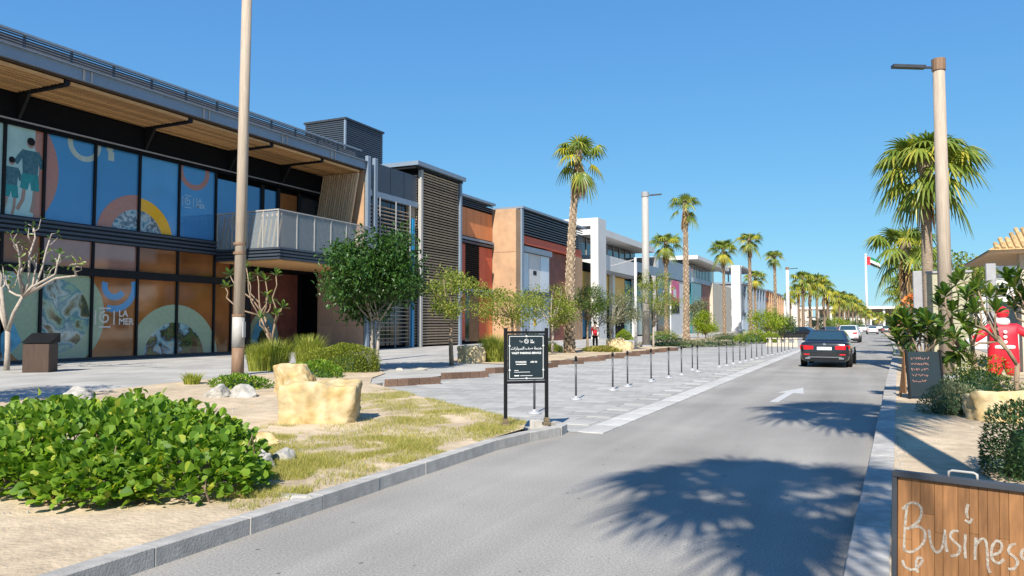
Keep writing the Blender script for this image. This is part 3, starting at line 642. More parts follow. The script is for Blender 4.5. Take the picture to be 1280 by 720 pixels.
for y in (81.5, 84, 86.4): part('door_frame', M['darkmetal'], b4, (-28.77, -28.7, y, y+.2, .2, 3.7))
for y in (90, 100, 106): part('white_pier', M['white'], b4, (-28.7, -28.2, y, y+.8, .1, 7.9))
part('rail', M['bluesteel'], b4, (-27.75, -27.65, 99.2, 112, 8.9, 10.2))
# 5: grey and white block with pink and black poster
b5 = thing('poster_building', (-28, 122, .1), 'white and grey block with louvred top and a pink and black poster', 'building')
part('wall', M['midgrey'], b5, (-45, -28.5, 112.5, 137, .1, 12)); part('top_louvres', M['bluesteel'], b5, (-28.49, -28.1, 112.6, 136, 9.2, 12.1))
part('white_wall', M['white'], b5, (-28.49, -28.2, 121, 133, .1, 9.0)); part('poster', M['pink'], b5, (-28.19, -28.15, 121.5, 127, 5.4, 9)); part('poster', M['black'], b5, (-28.19, -28.15, 121.5, 127, 3.6, 5.35)); part('poster', M['white'], b5, (-28.14, -28.13, 122.5, 124.6, 6.2, 7.6))
part('pane', M['glassdark'], b5, (-28.49, -28.3, 112.8, 120.5, .3, 8.8))
# 6: teal block with white roof slab and railings
b6 = thing('teal_wall_building', (-28, 150, .1), 'block with a teal and brown wall, dark roof railing and thin white roof slab', 'building')
part('wall', M['teal'], b6, (-45, -28.3, 137.5, 147, .1, 9.5)); part('wall', M['redbrown'], b6, (-45, -28.25, 147.01, 155, .1, 9.5)); part('cream_wall', M['cream'], b6, (-45, -27.6, 155.01, 178, .1, 10.2))
part('roof', M['white'], b6, (-45, -27, 137, 172, 13.6, 14.3)); part('upper_glass', M['glassdark'], b6, (-40, -30, 139, 170, 9.5, 13.5)); part('band', M['bluesteel'], b6, (-28.29, -27.9, 137.5, 155, 9.51, 10.3))
for k in range(12): part('rail_post', M['darkmetal'], b6, (-28.1, -28, 138+k*1.5, 138.15+k*1.5, 10.3, 12.4))
# 7, 8, 9: farther blocks
def far_block(label, x0, x1, y0, y1, h, mt, bands, name='far_building'):
    b = thing(name, ((x0+x1)/2, (y0+y1)/2, .1), label, 'building')
    part('wall', M[mt], b, (x0, x1, y0, y1, .1, h)); part('roof', M['bluesteel'], b, (x0-.2, x1+.6, y0-.4, y1+.3, h+.002, h+.5))
    k = 0; y = y0+1.5
    while y+4 < y1:
        for z0, z1 in ((.6, 3.8), (5.2, 8.6)):
            part('window', M['glassdark' if (k+int(z0)) % 3 else 'glasswhite'], b, (x1, x1+.06, y, y+3.6, z0, z1))
        part('fin', M[bands], b, (x1, x1+.7, y+4.2, y+4.9, .1, h-.3)); y += 6.2; k += 1
    for z in (4.2, 9.2): part('floor_band', M['navypanel'], b, (x1+.061, x1+.3, y0, y1, z, z+.5))
    n_ = int((x1-x0-2)/4)
    for k in range(n_):
        for z0 in (1.2, 5.4): part('window', M['glassdark'], b, (x1-1.5-k*4-2.4, x1-1.5-k*4, y0-.06, y0, z0, z0+2.6))
far_block('grey glazed block with an open roof frame behind the palms', -44, -26.5, 186, 232, 11.5, 'midgrey', 'bluesteel')
far_block('orange brown brick block far down the street', -44, -27, 240, 290, 12, 'orangepanel', 'tan')
far_block('cream and red block far down the street beyond the brick block', -44, -28, 300, 370, 11.5, 'tan', 'white')
far_block('low dull red block at the far end of the palm row', -44, -28, 385, 480, 10.5, 'redpanel', 'cream')
pf = thing('roof_frame', (-30, 190, 12), 'thin grey open roof frame standing on the grey glazed block', 'roof frame')
for x in (-34, -27): 
    for y in (188, 214): part('frame_post', M['palegrey'], pf, (x, x+.35, y, y+.35, 12.002, 15.6))
part('frame_top', M['palegrey'], pf, (-34.2, -26.4, 187.8, 214.6, 15.602, 16.0))
# far white pavilion across the end of the street
pv_ = thing('white_pavilion', (0, 330, 0), 'low white flat roofed pavilion closing the far end of the street', 'building')
part('wall', M['white'], pv_, (-22, 16, 332, 345, 0, 5.0)); part('roof', M['white'], pv_, (-24, 14, 328, 346, 8.0, 9.0))
for k in range(8): part('column', M['white'], pv_, (-22+k*4.8, -21.2+k*4.8, 329, 329.8, 0, 8))
part('upper_wall', M['cream'], pv_, (-18, 12, 336, 345, 5.0, 8.0))
for k in range(6): part('window', M['glassdark'], pv_, (-20+k*5.5, -17+k*5.5, 331.9, 331.99, 1, 3.6))
# right side: kiosk with thatched roof, low white building, khaki wall
kx, ky = onY(1278, 330, 30)
ki = thing('tiled_kiosk', (kx+2, 31.5, .12), 'cream kiosk pillar with an overhanging tan tiled hipped roof', 'kiosk')
ex, ez = onY(1237, 316, 29.2); tz = onY(1268, 291, 31)[1]
part('pillar', M['cream'], ki, (kx-.1, kx+.5, 29.8, 30.4, .1, ez)); part('wall', M['cream'], ki, (kx+.5, kx+5, 30.1, 34, .1, ez)); part('eaves', M['palewood'], ki, (ex, ex+9, 29.2, 36, ez, ez+.08))
MB().poly([(ex-.05, 29.1, ez+.081), (ex+9, 29.1, ez+.081), (ex+6, 32.2, tz+.9), (ex+2.6, 32.2, tz+.9)]).poly([(ex-.05, 29.1, ez+.081), (ex+2.6, 32.2, tz+.9), (ex-.05, 36.1, ez+.081)]).poly([(ex+2.6, 32.2, tz+.9), (ex+6, 32.2, tz+.9), (ex+9, 36.1, ez+.081), (ex-.05, 36.1, ez+.081)]).build('roof', M['thatch'], ki)
tm = MB().tube([(0, 0, 0), (0, .42, 0)], [.06, .075], 8).mesh('roof_tile', M['thatch'])
sl = math.atan2(tz+.82-ez, 3.1)
for j in range(9):
    for i in range(34):
        x = ex+i*.19+.02; y = 29.15+j*.36
        if x-ex < (y-29.1)*.84: continue
        z = ez+.1+(y-29.1)*math.tan(sl)
        instw('roof_tile', tm, ki, (x, y, z), (sl, 0, 0))
lw = thing('white_annex', (12, 60, 0), 'low white rendered building behind the tiled kiosk', 'building')
part('wall', M['white'], lw, (6.5, 26, 58, 70, .1, 4.3)); part('parapet', M['white'], lw, (6.3, 26.2, 57.8, 70, 4.302, 4.7)); part('upper_wall', M['white'], lw, (9.5, 26, 60, 70, 4.702, 6.2))
for k in range(5): part('window', M['glassdark'], lw, (8+k*3.4, 10.2+k*3.4, 57.93, 57.99, 1.2, 3.2))
wx0, wx1 = onY(1160, 400, 27.5)[0], onY(1216, 400, 27.5)[0]
kw = thing('khaki_wall', ((wx0+wx1)/2, 27.6, .12), 'plain khaki painted screen wall behind the frangipani shrubs', 'wall')
part('panel', M['khaki'], kw, (wx0, wx1, 27.5, 27.7, .11, 3.35)); part('capping', M['midgrey'], kw, (wx0-.03, wx1+.03, 27.45, 27.75, 3.352, 3.42))
for px, y, h in ((1148, 27.0, 3.4), (1240, 26.0, 3.5)):
    x = onY(px, 400, y)[0]
    tag(bev(part('grey_post', M['midgrey'], None, (x-.13, x+.13, y-.1, y+.1, .05, h)), .02), 'square dark grey post '+('left of the khaki wall by the palm trunk' if px < 1200 else 'standing behind the red suit figure'), 'post', 'grey posts by the khaki wall')

vl = thing('sand_villa', (38, 75, 0), 'sand coloured villa across the street', 'building')
part('wall', M['cream'], vl, (32, 46, 50, 72, 0, 8)); part('wing', M['tan'], vl, (34, 46, 72.01, 100, 0, 11)); part('roof', M['thatch'], vl, (31.6, 46.4, 49.6, 71.9, 8.002, 8.5))
for k in range(5): part('window', M['glassdark'], vl, (31.9, 31.99, 52+k*4, 54+k*4, 1, 3.4)); part('window', M['glassdark'], vl, (31.9, 31.99, 52+k*4, 54+k*4, 4.6, 7))
for k in range(6): part('window', M['glassdark'], vl, (33.9, 33.99, 74+k*4.2, 76+k*4.2, 1, 3.4)); part('window', M['glassdark'], vl, (33.9, 33.99, 74+k*4.2, 76+k*4.2, 5, 8))
# ================================================================== PLANTS
def rv(): 
    while True:
        v = Vector((random.uniform(-1, 1), random.uniform(-1, 1), random.uniform(-1, 1)))
        if .05 < v.length < 1: return v.normalized()
def leaf(mb, p, dirv, up_, L, W, fold=.25, droop=.15):
    dirv = dirv.normalized(); s = dirv.cross(up_)
    if s.length < .05: s = dirv.orthogonal()
    s.normalize(); nrm = s.cross(dirv)
    a = p; m_ = p+dirv*L*.5-nrm*0; t_ = p+dirv*L-nrm*L*droop
    n = len(mb.v)
    mb.v += [tuple(a), tuple(m_+s*W/2+nrm*W*fold), tuple(m_), tuple(m_-s*W/2+nrm*W*fold), tuple(t_)]
    mb.f += [(n, n+1, n+2), (n, n+2, n+3), (n+1, n+4, n+2), (n+2, n+4, n+3)]
def leafq(mb, p, dirv, nrm, L, W):
    s = dirv.cross(nrm)
    if s.length < .02: s = dirv.orthogonal()
    s.normalize(); n = len(mb.v)
    mb.v += [tuple(p), tuple(p+dirv*L*.5+s*W/2), tuple(p+dirv*L), tuple(p+dirv*L*.5-s*W/2)]; mb.f.append((n, n+1, n+2, n+3))
def limb(mb, a, b, r0, r1, wig=.08, n=5, seg=6):
    a, b = Vector(a), Vector(b); L = (b-a).length; pts = []; off = rv()*wig*L
    for i in range(n):
        t_ = i/(n-1); pts.append(a.lerp(b, t_)+off*math.sin(math.pi*t_)+Vector((0, 0, .06*L*math.sin(math.pi*t_))))
    mb.tube(pts, [r0+(r1-r0)*i/(n-1) for i in range(n)], seg); return pts
def tree(loc, h, rx, rz, trunk_h, label, lm='leaf_tree', tm='bark', stems=1, clumps=46, per=90, cr=.36, L=.14, tr=.09, seed=1, shell=.45, group=None, name='street_tree', flat=1.0):
    random.seed(seed); x, y, z = loc
    t_ = thing(name, (x, y, z), label, 'tree', group); tk = MB(); cw = MB()
    cz = trunk_h+rz*.9 if h is None else h-rz
    tops = []
    for s in range(stems):
        a = 2*math.pi*s/stems+.4; o = Vector((math.cos(a), math.sin(a), 0))*(.07 if stems > 1 else 0)
        top = Vector((0, 0, trunk_h))+o*2.2; limb(tk, Vector((0, 0, -.12))+o, top, tr*1.15, tr*.8, .03, 5, 7); tops.append(top)
    for k in range(clumps):
        v = rv(); q = shell+(1-shell)*random.random()**.6
        c = Vector((v.x*rx*q, v.y*rx*q, cz+v.z*rz*q*(1 if v.z > 0 else .85)))
        c += Vector((noise.noise(Vector((k*.7, seed, 0))), noise.noise(Vector((k*.7, seed, 5))), noise.noise(Vector((k*.7, seed, 9)))))*rx*.25
        if k % 3 == 0:
            b = random.choice(tops); midp_ = b.lerp(c, .5)+Vector((0, 0, -.1*rz)); p_ = limb(tk, b, c, tr*.5, .012, .12, 5, 5)
        for j in range(per):
            g = Vector((random.gauss(0, 1), random.gauss(0, 1), random.gauss(0, .8)))*cr*.6; dv = (g.normalized()*.6+rv()*.8+Vector((0, 0, .1)))
            if g.length > cr*1.5: g *= .5
            leaf(cw, c+g, dv.normalized(), Vector((0, 0, 1))+rv()*.5, L*random.uniform(.7, 1.3), L*.5*random.uniform(.8, 1.2))
    tk.build('trunk', M[tm], t_, world=False, smooth=True); tag(cw.build('crown', M[lm], t_, world=False, fix=False), kind='stuff'); return t_
def shrub(loc, rx, ry, h, label, lm='leaf_hedge', n=2500, L=.07, seed=1, name='shrub', flat=.0, cat='shrub', group=None, rz=0, rough=.12, asp=.5):
    random.seed(seed); t_ = thing(name, loc, label, cat, group, rz); m_ = MB(); st = MB()
    ns = Vector((seed*3.1, 0, 0))
    for i in range(n):
        v = rv(); v.z = abs(v.z)
        e = 1+flat*.0
        if flat: 
            mxx = max(abs(v.x), abs(v.y), abs(v.z)); q = v/ (mxx**flat)
        else: q = v
        k = 1+rough*2*noise.noise(v*2.2+ns)-random.random()**2*.35
        p = Vector((q.x*rx*k, q.y*ry*k, max(.01, q.z*h*k)))
        leaf(m_, p, (v+rv()*.9+Vector((0, 0, .3))).normalized(), Vector((0, 0, 1))+rv()*.6, L*random.uniform(.7, 1.4), L*asp*random.uniform(.8, 1.2))
    for i in range(14):
        v = rv(); v.z = abs(v.z)+.2; st.tube([(random.uniform(-.2, .2)*rx, random.uniform(-.2, .2)*ry, -.05), (v.x*rx*.7, v.y*ry*.7, min(.85, v.z)*h*.8)], [.02, .006], 5)
    bm = bmesh.new(); bmesh.ops.create_icosphere(bm, subdivisions=3, radius=1)  # added dark green solid core, blocks the view through the leaves
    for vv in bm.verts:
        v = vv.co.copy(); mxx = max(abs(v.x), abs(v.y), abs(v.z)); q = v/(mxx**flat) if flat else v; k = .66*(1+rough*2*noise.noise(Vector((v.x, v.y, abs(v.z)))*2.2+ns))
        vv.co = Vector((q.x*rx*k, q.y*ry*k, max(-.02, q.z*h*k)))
    me = bpy.data.meshes.new('inner_core'); bm.to_mesh(me); bm.free(); me.materials.append(M['leaf_dark'])
    st.build('branches', M['bark'], t_, world=False); inst('inner_core', me, t_, (0, 0, 0)); tag(m_.build('foliage', M[lm], t_, world=False, fix=False), kind='stuff'); return t_
def clump(loc, r, h, n, label, lm='tallgrass', seed=1, name='grass_clump', cat='grass clump', wd=.012, group=None):
    random.seed(seed); t_ = thing(name, loc, label, cat, group); m_ = MB()
    for i in range(n):
        a = random.uniform(0, 2*math.pi); q = r*random.random()**.7; b = Vector((math.cos(a)*q*.6, math.sin(a)*q*.6, -.02)); lean = Vector((math.cos(a+random.uniform(-.8, .8)), math.sin(a+random.uniform(-.8, .8)), 0))*r*random.uniform(.2, .9)
        hh = h*random.uniform(.55, 1.05); p1 = b+lean*.35+Vector((0, 0, hh*.65)); p2 = b+lean+Vector((0, 0, hh)); s = lean.cross(Vector((0, 0, 1))).normalized()*wd
        k = len(m_.v); m_.v += [tuple(b-s), tuple(b+s), tuple(p1-s*.8), tuple(p1+s*.8), tuple(p2)]; m_.f += [(k, k+1, k+3, k+2), (k+2, k+3, k+4)]
    tag(m_.build('blades', M[lm], t_, world=False, fix=False), kind='stuff'); return t_
# ---- fan palms
_fr = {}
def frond_mesh(elev, dead=False, nseg=17, seed=0, mt='frond'):
    key = (elev, dead, nseg, mt)
    if key in _fr: return _fr[key]
    random.seed(elev*13+nseg+(99 if dead else 0)); m_ = MB(); st = MB()
    e = R(elev); dd = Vector((math.cos(e), 0, math.sin(e))); sd = Vector((0, 1, 0)); upv = sd.cross(dd)*-1
    pl = .72 if not dead else .25; hub = dd*pl-Vector((0, 0, .05 if not dead else 0))
    pt = [Vector((0, 0, 0)), dd*pl*.5+Vector((0, 0, .02)), hub]
    m_.tube(pt, [.028, .02, .014], 4)
    span = 125 if not dead else 55
    for i in range(nseg):
        a = R(-span+2*span*i/(nseg-1)); dv = (dd*math.cos(a)+sd*math.sin(a)).normalized()
        L = (.50+.08*math.cos(a))*random.uniform(.9, 1.1); wd = .06 if nseg > 12 else .1
        sv = (sd*math.cos(a)-dd*math.sin(a)); nn = dv.cross(sv)
        pr = []
        for t_ in (0, .35, .7, 1.0):
            dr = (.42 if not dead else .5)*max(0, t_-.3)**1.6*(1.2 if elev < 40 else .5)
            pr.append(hub+dv*L*t_+Vector((0, 0, -dr*L*2.6))+nn*.0)
        wds = (.012, wd*.55, wd*.42, .004)
        k = len(m_.v)
        for p, w_ in zip(pr, wds):
            m_.v += [tuple(p-sv*w_), tuple(p+nn*w_*.5), tuple(p+sv*w_)]
        for q in range(3):
            b = k+q*3; m_.f += [(b, b+1, b+4, b+3), (b+1, b+2, b+5, b+4)]
    me = m_.mesh('frond', M['deadfrond' if dead else mt]); _fr[key] = me; return me
ELS = [80, 62, 45, 30, 15, 0, -15, -32, -50]
_tk = {}
def palm(x, y, z, hc, cr, r0, r1, label, seed=1, n=34, dead=8, detail=True, group=None, tmat='palmtrunk', boots=200, lean=.0, yellow=0, nseg=17, tilt=(0, 0)):
    """fan palm: hc is the height of the crown's centre above the ground, cr the crown radius"""
    random.seed(seed); t_ = thing('fan_palm', (x, y, z), label, 'palm tree', group)
    tk = MB(); k = 14; off = Vector((random.uniform(-1, 1), random.uniform(-1, 1), 0))*lean
    pts = [Vector((0, 0, -.15))+Vector((0, 0, hc+.15))*(i/(k-1))+off*math.sin(math.pi*i/(k-1)*.8)+Vector((tilt[0], tilt[1], 0))*(i/(k-1))**1.5 for i in range(k)]
    rr = [r0*(1.25 if i == 0 else 1.08 if i == 1 else 1)*(1-i/(k-1))+r1*i/(k-1) for i in range(k)]
    tk.tube(pts, rr, 12); tk.build('trunk', M[tmat], t_, world=False, smooth=True)
    if boots:
        bt = MB()
        for i in range(boots):
            f = i/boots; zz = f*(k-1); i0 = min(int(zz), k-2); p = pts[i0].lerp(pts[i0+1], zz-i0); rad = rr[i0]+(rr[i0+1]-rr[i0])*(zz-i0)
            a = i*2.39996; o = Vector((math.cos(a), math.sin(a), 0)); s = Vector((-o.y, o.x, 0)); hgt = random.uniform(.14, .26); w_ = rad*.42
            q = p+o*rad*.93; kk = len(bt.v)
            bt.v += [tuple(q-s*w_), tuple(q+s*w_), tuple(q+s*w_*.5+o*.07+Vector((0, 0, hgt))), tuple(q-s*w_*.5+o*.07+Vector((0, 0, hgt))), tuple(q+Vector((0, 0, hgt*.8))-o*.05)]
            bt.f += [(kk, kk+1, kk+2, kk+3), (kk+1, kk+4, kk+2), (kk, kk+3, kk+4), (kk+2, kk+4, kk+3)]
        tag(bt.build('leaf_bases', M['palmboot' if tmat == 'palmtrunk' else tmat], t_, world=False, fix=False), kind='stuff')
    top = pts[-1]; bulb = MB().lathe([(r1*.9, -.5), (r1*1.5, -.25), (r1*1.6, .1), (r1*.9, .4), (.03, .6)], 10, top); bulb.build('crown_base', M['palmtrunkgrey'], t_, world=False, smooth=True)
    s = cr/1.12
    for i in range(n):
        f = i/n; el = ELS[min(len(ELS)-1, int(f*len(ELS)*.999))] if n > 8 else ELS[i % 9]
        mt = 'frondyellow' if (yellow and random.random() < yellow and el < 10) else 'frond'
        inst('frond', frond_mesh(el, False, nseg, 0, mt), t_, top+Vector((0, 0, .25-.012*abs(el))), (0, 0, i*2.39996+random.uniform(-.3, .3)), s*random.uniform(.85, 1.12))
    for i in range(dead):
        inst('dead_frond', frond_mesh(-80, True, nseg), t_, top+Vector((0, 0, random.uniform(-.5, 0)*s)), (0, 0, i*2.39996*1.3), s*random.uniform(.8, 1.15))
    return t_
def far_palm(px, Y, ytop, label, group, cr=1.5, seed=1, X=None):
    xx, zt = onY(px, ytop, Y)
    return palm(xx, Y, .1, zt-cr*.8, cr, .26, .17, label, seed, n=22, dead=4, boots=0, group=group, lean=.15, yellow=.5, nseg=11)
def palm_px(px, pbase, ytop, **k):
    g = G(px, pbase, .12); zt = onY(px, ytop, g.y)[1]; cr = k['cr']; return palm(g.x, g.y, .12, zt-.12-cr*.82, **k)
palm_px(712, 441, 162, cr=1.72, tilt=(.65, .1), r0=.28, r1=.14, label='tallest fan palm with scaly pale trunk in front of the red panelled block', seed=3, n=20, dead=9, boots=330, lean=.3, yellow=.3)
palm_px(858, 430, 236, cr=1.5, r0=.27, r1=.16, label='slim fan palm with a hanging dry skirt and tiny crown', seed=5, n=14, dead=12, boots=280, lean=.1, yellow=.3)
for px, Y, yt, cr, lab, sd in (
    (832, 80, 287, 1.75, 'bushy yellow-green fan palm rising behind the lamp post', 11),
    (904, 104, 297, 2.0, 'full fan palm beside the white square pylon', 12),
    (937, 88, 286, 1.5, 'tall fan palm with an orange brown trunk right of the white pylon', 13),
    (944, 128, 335, 1.75, 'short round-crowned fan palm in front of the grey glazed block', 14),
    (967, 104, 310, 1.3, 'lone fan palm with a small crown right of the round-crowned palm', 15)):
    xx, zt = onY(px, yt, Y); palm(xx, Y, .1, zt-cr*.8, cr, .24, .15, lab, sd, n=28, dead=6, boots=120, lean=.12, yellow=.45)
FP = [(1003, 120, 335), (1012, 126, 345), (1020, 132, 338), (1030, 138, 346), (1034, 150, 356), (998, 160, 352), (1048, 165, 361), (1054, 175, 365), (1060, 190, 364), (1066, 205, 368), (1071, 225, 372), (1076, 245, 378), (1081, 265, 383), (1086, 290, 387), (1042, 200, 374), (988, 190, 362), (1057, 230, 374)]
for i, (px, Y, yt) in enumerate(FP): far_palm(px, Y, yt, 'fan palm in the distant row lining the left of the street', 'distant street palms', 2.0, 40+i)
for i, (px, Y, yt) in enumerate([(1098, 310, 389), (1104, 330, 388), (1120, 330, 386), (1126, 315, 389), (1091, 340, 392)]): far_palm(px, Y, yt, 'tiny palm in front of the far white pavilion', 'palms before the pavilion', 2.2, 60+i)
# right side
def palm_at(px, Y, ytop, cr, **k):
    xx, zt = onY(px, ytop, Y); return palm(xx, Y, .12, zt-cr*.75, cr, **k)
palm_at(1156, 30.5, 160, 1.78, r0=.2, r1=.17, label='big fan palm with a drooping green crown beside the tall lamp post', seed=21, n=44, dead=3, boots=0, tmat='palmtrunkgrey', lean=.05, nseg=19)
palm_at(1130, 46, 275, 1.9, r0=.3, r1=.22, label='fan palm with a brown skirt behind the big palm', seed=22, n=26, dead=14, boots=100, yellow=.1)
palm_at(1146, 62, 300, 2.0, r0=.3, r1=.22, label='fan palm third along the right verge beyond the skirted one', seed=23, n=24, dead=12, boots=0, yellow=.3)
palm_at(1132, 80, 335, 2.0, r0=.3, r1=.22, label='low fan palm farthest along the right verge', seed=24, n=22, dead=12, boots=0, yellow=.3)
palm_at(1128, 100, 352, 2.2, r0=.3, r1=.22, label='hazy fan palm just past the low one on the right verge', seed=25, n=22, dead=12, boots=0, yellow=.3)
palm_at(1228, 70, 328, 1.4, r0=.25, r1=.2, label='small dark palm in front of the low white building', seed=26, n=22, dead=4, boots=0)
# palms of the same verge, just out of view beside and behind the camera: their crowns shade the road
palm(1.55, 5.6, .12, 9.6, 1.75, .26, .2, 'verge palm whose crown shades the road beyond the timber sign', 31, n=34, dead=8, boots=0, tmat='palmtrunkgrey', group='verge palms beside the road')
palm(.85, -2.3, .12, 9.6, 1.7, .24, .17, 'verge palm whose broad crown shades the near road', 32, n=26, dead=5, boots=0, tmat='palmtrunkgrey', group='verge palms beside the road')
# ---- street trees
g = G(468, 463, .12); tree((g.x, g.y, .12), onY(465, 297, g.y)[1]-.12, 1.75, 1.42, 1.7, 'dense dark green round tree on several slim stems beside the clipped hedge', 'leaf_tree', 'palebark', 3, 64, 190, .46, .18, .055, 2, .4)
g = G(565, 456, .12); tree((g.x, g.y, .12), onY(565, 340, g.y)[1]-.12, 1.3, .95, 1.9, 'thin light green tree with bare twigs by the stone block', 'leaf_light', 'bark', 1, 36, 95, .30, .12, .085, 4, .55)
for px, pb, yt, rx, rz_, th, lm, lab, sd in (
    (640, 446, 360, 1.7, .95, 1.9, 'leaf_light', 'light green tree rising behind the black valet sign', 5), (690, 442, 356, 1.5, 1.2, 1.6, 'leaf_light', 'pale forked tree in front of the dark recess left of the tallest palm', 6),
    (735, 438, 358, 1.5, 1.1, 1.8, 'leaf_mid', 'green tree just right of the tallest palm', 7), (765, 437, 366, 1.9, 1.25, 1.6, 'leaf_greygreen', 'grey-green tree behind the two stone blocks', 8), (817, 434, 340, 1.8, 1.9, 1.4, 'leaf_light', 'sparse twiggy tree growing by the lamp post', 9)):
    g = G(px, pb, .12); tree((g.x, g.y, .12), onY(px, yt, g.y)[1]-.12, rx, rz_, th, lab, lm, 'palebark' if sd in (6, 8, 9) else 'bark', 1, 40, 95, .36, .13, .07, sd, .5)
for px, Y, yt, rx, rz_, lm, lab, sd in ((872, 92, 372, 1.3, 1.9, 'leaf_greygreen', 'dull grey-green shrubby tree behind the slim skirted palm', 15), (882, 84, 391, 1.3, 1.25, 'leaf_lime', 'bright lime green rounded bush before the cream wall', 16),
    (960, 80, 387, 1.9, 1.2, 'leaf_lime', 'wide lime green bushy tree by the parked dark car', 17), (978, 84, 395, 1.3, .9, 'leaf_mid', 'lower green bushy tree beside the wide lime one', 18), (1045, 150, 396, 2.5, 1.2, 'leaf_lime', 'far lime green bushy tree under the distant palms', 19), (1025, 140, 397, 2.5, 1.2, 'leaf_mid', 'far mid green bushy tree under the distant palms', 20),
    (1062, 180, 398, 3.0, 1.3, 'leaf_mid', 'farthest bushy tree under the end of the palm row', 27), (1197, 40, 318, 1.5, 1.3, 'leaf_light', 'yellow-green tree behind the lamp post and khaki wall', 28)):
    xx, zt = onY(px, yt, Y); tree((xx, Y, .1), zt-.1, rx, rz_, max(.4, zt-.1-2*rz_), lab, lm, 'bark', 1, 40, 70, .45, .2, .08, sd, .4, name='bushy_tree')
tree((-16.9, 6.4, .12), 5.2, 2.0, 1.5, 2.2, 'street tree on the near promenade edge shading the paving', 'leaf_tree', 'palebark', 3, 50, 90, .42, .17, .075, 51, .35)
# ---- shrubs and hedges
g = G(415, 466, .12); shrub((g.x, g.y+.8, .12), 1.05, .9, .92, 'round clipped yellow-green hedge by the dense dark tree', 'leaf_hedge', 9500, .06, 3, 'clipped_hedge', .45, rough=.05)
g = G(352, 468, .12); shrub((g.x, g.y+2.2, .12), .9, .7, .75, 'second clipped hedge half hidden behind the tall grass', 'leaf_hedge', 6000, .06, 4, 'clipped_hedge', .35, rough=.05)
g = G(395, 471, .12); shrub((g.x, g.y, .12), .95, .6, .45, 'loose leafy ground cover in front of the clipped hedge', 'leaf_bush', 1500, .09, 5, 'ground_cover')
g = G(300, 484, .12); shrub((g.x, g.y, .12), .85, .55, .30, 'low green creeper at the foot of the thick lamp post', 'leaf_bush', 1100, .09, 6, 'ground_cover')
for i, (px, pb, rx, h, lab) in enumerate(((342, 462, .8, 1.15, 'tall yellow-green grass clump behind the lamp post foot'), (385, 455, .75, 1.25, 'tall feathery grass clump above the clipped hedge'), (322, 463, .5, .95, 'smaller grass clump against the lamp post'), (617, 452, .75, 1.25, 'tall grass clump between the stone block and the valet sign'), (240, 480, .32, .35, 'small isolated grass tuft at the promenade edge'))):
    g = G(px, pb, .12); clump((g.x, g.y, .12), rx, h, 900 if i != 4 else 260, lab, 'tallgrass', 70+i, wd=.011)
for i, (px, pb, rx, ry, h, lm, lab) in enumerate(((665, 431, 1.6, 1, .8, 'leaf_dark', 'dark low shrub bed at the foot of the red block'), (830, 425, 2.0, 1, .9, 'leaf_hedge', 'green rounded shrub right of the lamp post foot'), (780, 425, .9, .8, 1.0, 'leaf_lime', 'small lime shrub against the teal glazing'), (690, 440, .7, .5, .45, 'tallgrass', 'dry tuft beside the tallest palm'), (840, 433, 2.6, .8, .5, 'leaf_greygreen', 'grey-green low planting along the bay edge'), (910, 425, 2.0, .9, .7, 'leaf_greygreen', 'grey-green mound at the foot of the white pylon'), (940, 428, 1.6, .9, 1.1, 'leaf_lime', 'bright yellow-green shrub at the foot of the orange-brown palm'), (960, 428, 1.2, .8, .9, 'leaf_lime', 'smaller yellow-green shrub beside the low cream wall'), (885, 432, 3.0, .7, .4, 'leaf_greygreen', 'flat strip of dry planting behind the stanchions'), (752, 440, 1.2, .5, .3, 'grass', 'low yellow planting before the two stone blocks'))):
    g = G(px, pb, .1); shrub((g.x, g.y, .1), rx, ry, h, lab, lm, 1300, .14 if i != 3 else .1, 80+i)
x0, x1 = G(966, 432, .1), G(1000, 430, .1)
lw_ = thing('low_wall', (x0.x, x0.y+1, .1), 'low cream wall with openings behind the stanchion row', 'wall')
part('base', M['cream'], lw_, (x0.x-.6, x1.x+.2, x0.y+1.0, x0.y+1.25, 0, .3))
for k in range(6): part('pillar', M['cream'], lw_, (x0.x-.4+k*.62, x0.x-.15+k*.62, x0.y+1.0, x0.y+1.25, .302, .6))
part('coping', M['cream'], lw_, (x0.x-.6, x1.x+.2, x0.y+.95, x0.y+1.3, .602, .68))
# ---- leafy foreground bush: the biggest leaves are objects, the rest one mass
random.seed(17)
bu = thing('broadleaf_bush', (-7.15, 5.35, .12), 'big sprawling bright green broad-leaved bush on the sand by the road kerb', 'bush')
lv = []
for k in range(3):
    m_ = MB(); w_ = (.043, .049, .037)[k]
    L = .09; pr = [(0, 0), (.3, .75), (.62, 1), (.88, .68), (1, .0)]
    for sgn in (-1, 1):
        vs = []
        for t_, ww in pr: vs.append(((t_*L), sgn*ww*w_, ww*w_*.35-t_*t_*L*(.12+.1*k)))
        cl = [(t_*L, 0, -t_*t_*L*(.12+.1*k)) for t_, ww in pr]
        b = len(m_.v); m_.v += vs+cl
        for i in range(4): m_.f.append((b+i, b+i+1, b+5+i+1, b+5+i))
    lv.append(m_.mesh('leaf', M['leaf_bush'], True))
fo = MB(); st = MB(); cnt = 0; cand = []
lob0 = [(-1.9, .5, 1.15, .66), (-1.0, .1, 1.15, .78), (0, 0, 1.2, .80), (.9, -.1, 1.0, .62), (1.55, -.1, .75, .46), (-.6, 1.1, 1.0, .75), (-2.6, .9, .8, .5), (.55, .7, .9, .62), (-.3, -.65, .8, .5), (-1.5, -.5, .8, .48), (.8, -.7, .65, .38)]
lob = [tuple(v_*.88 for v_ in q) for q in lob0]
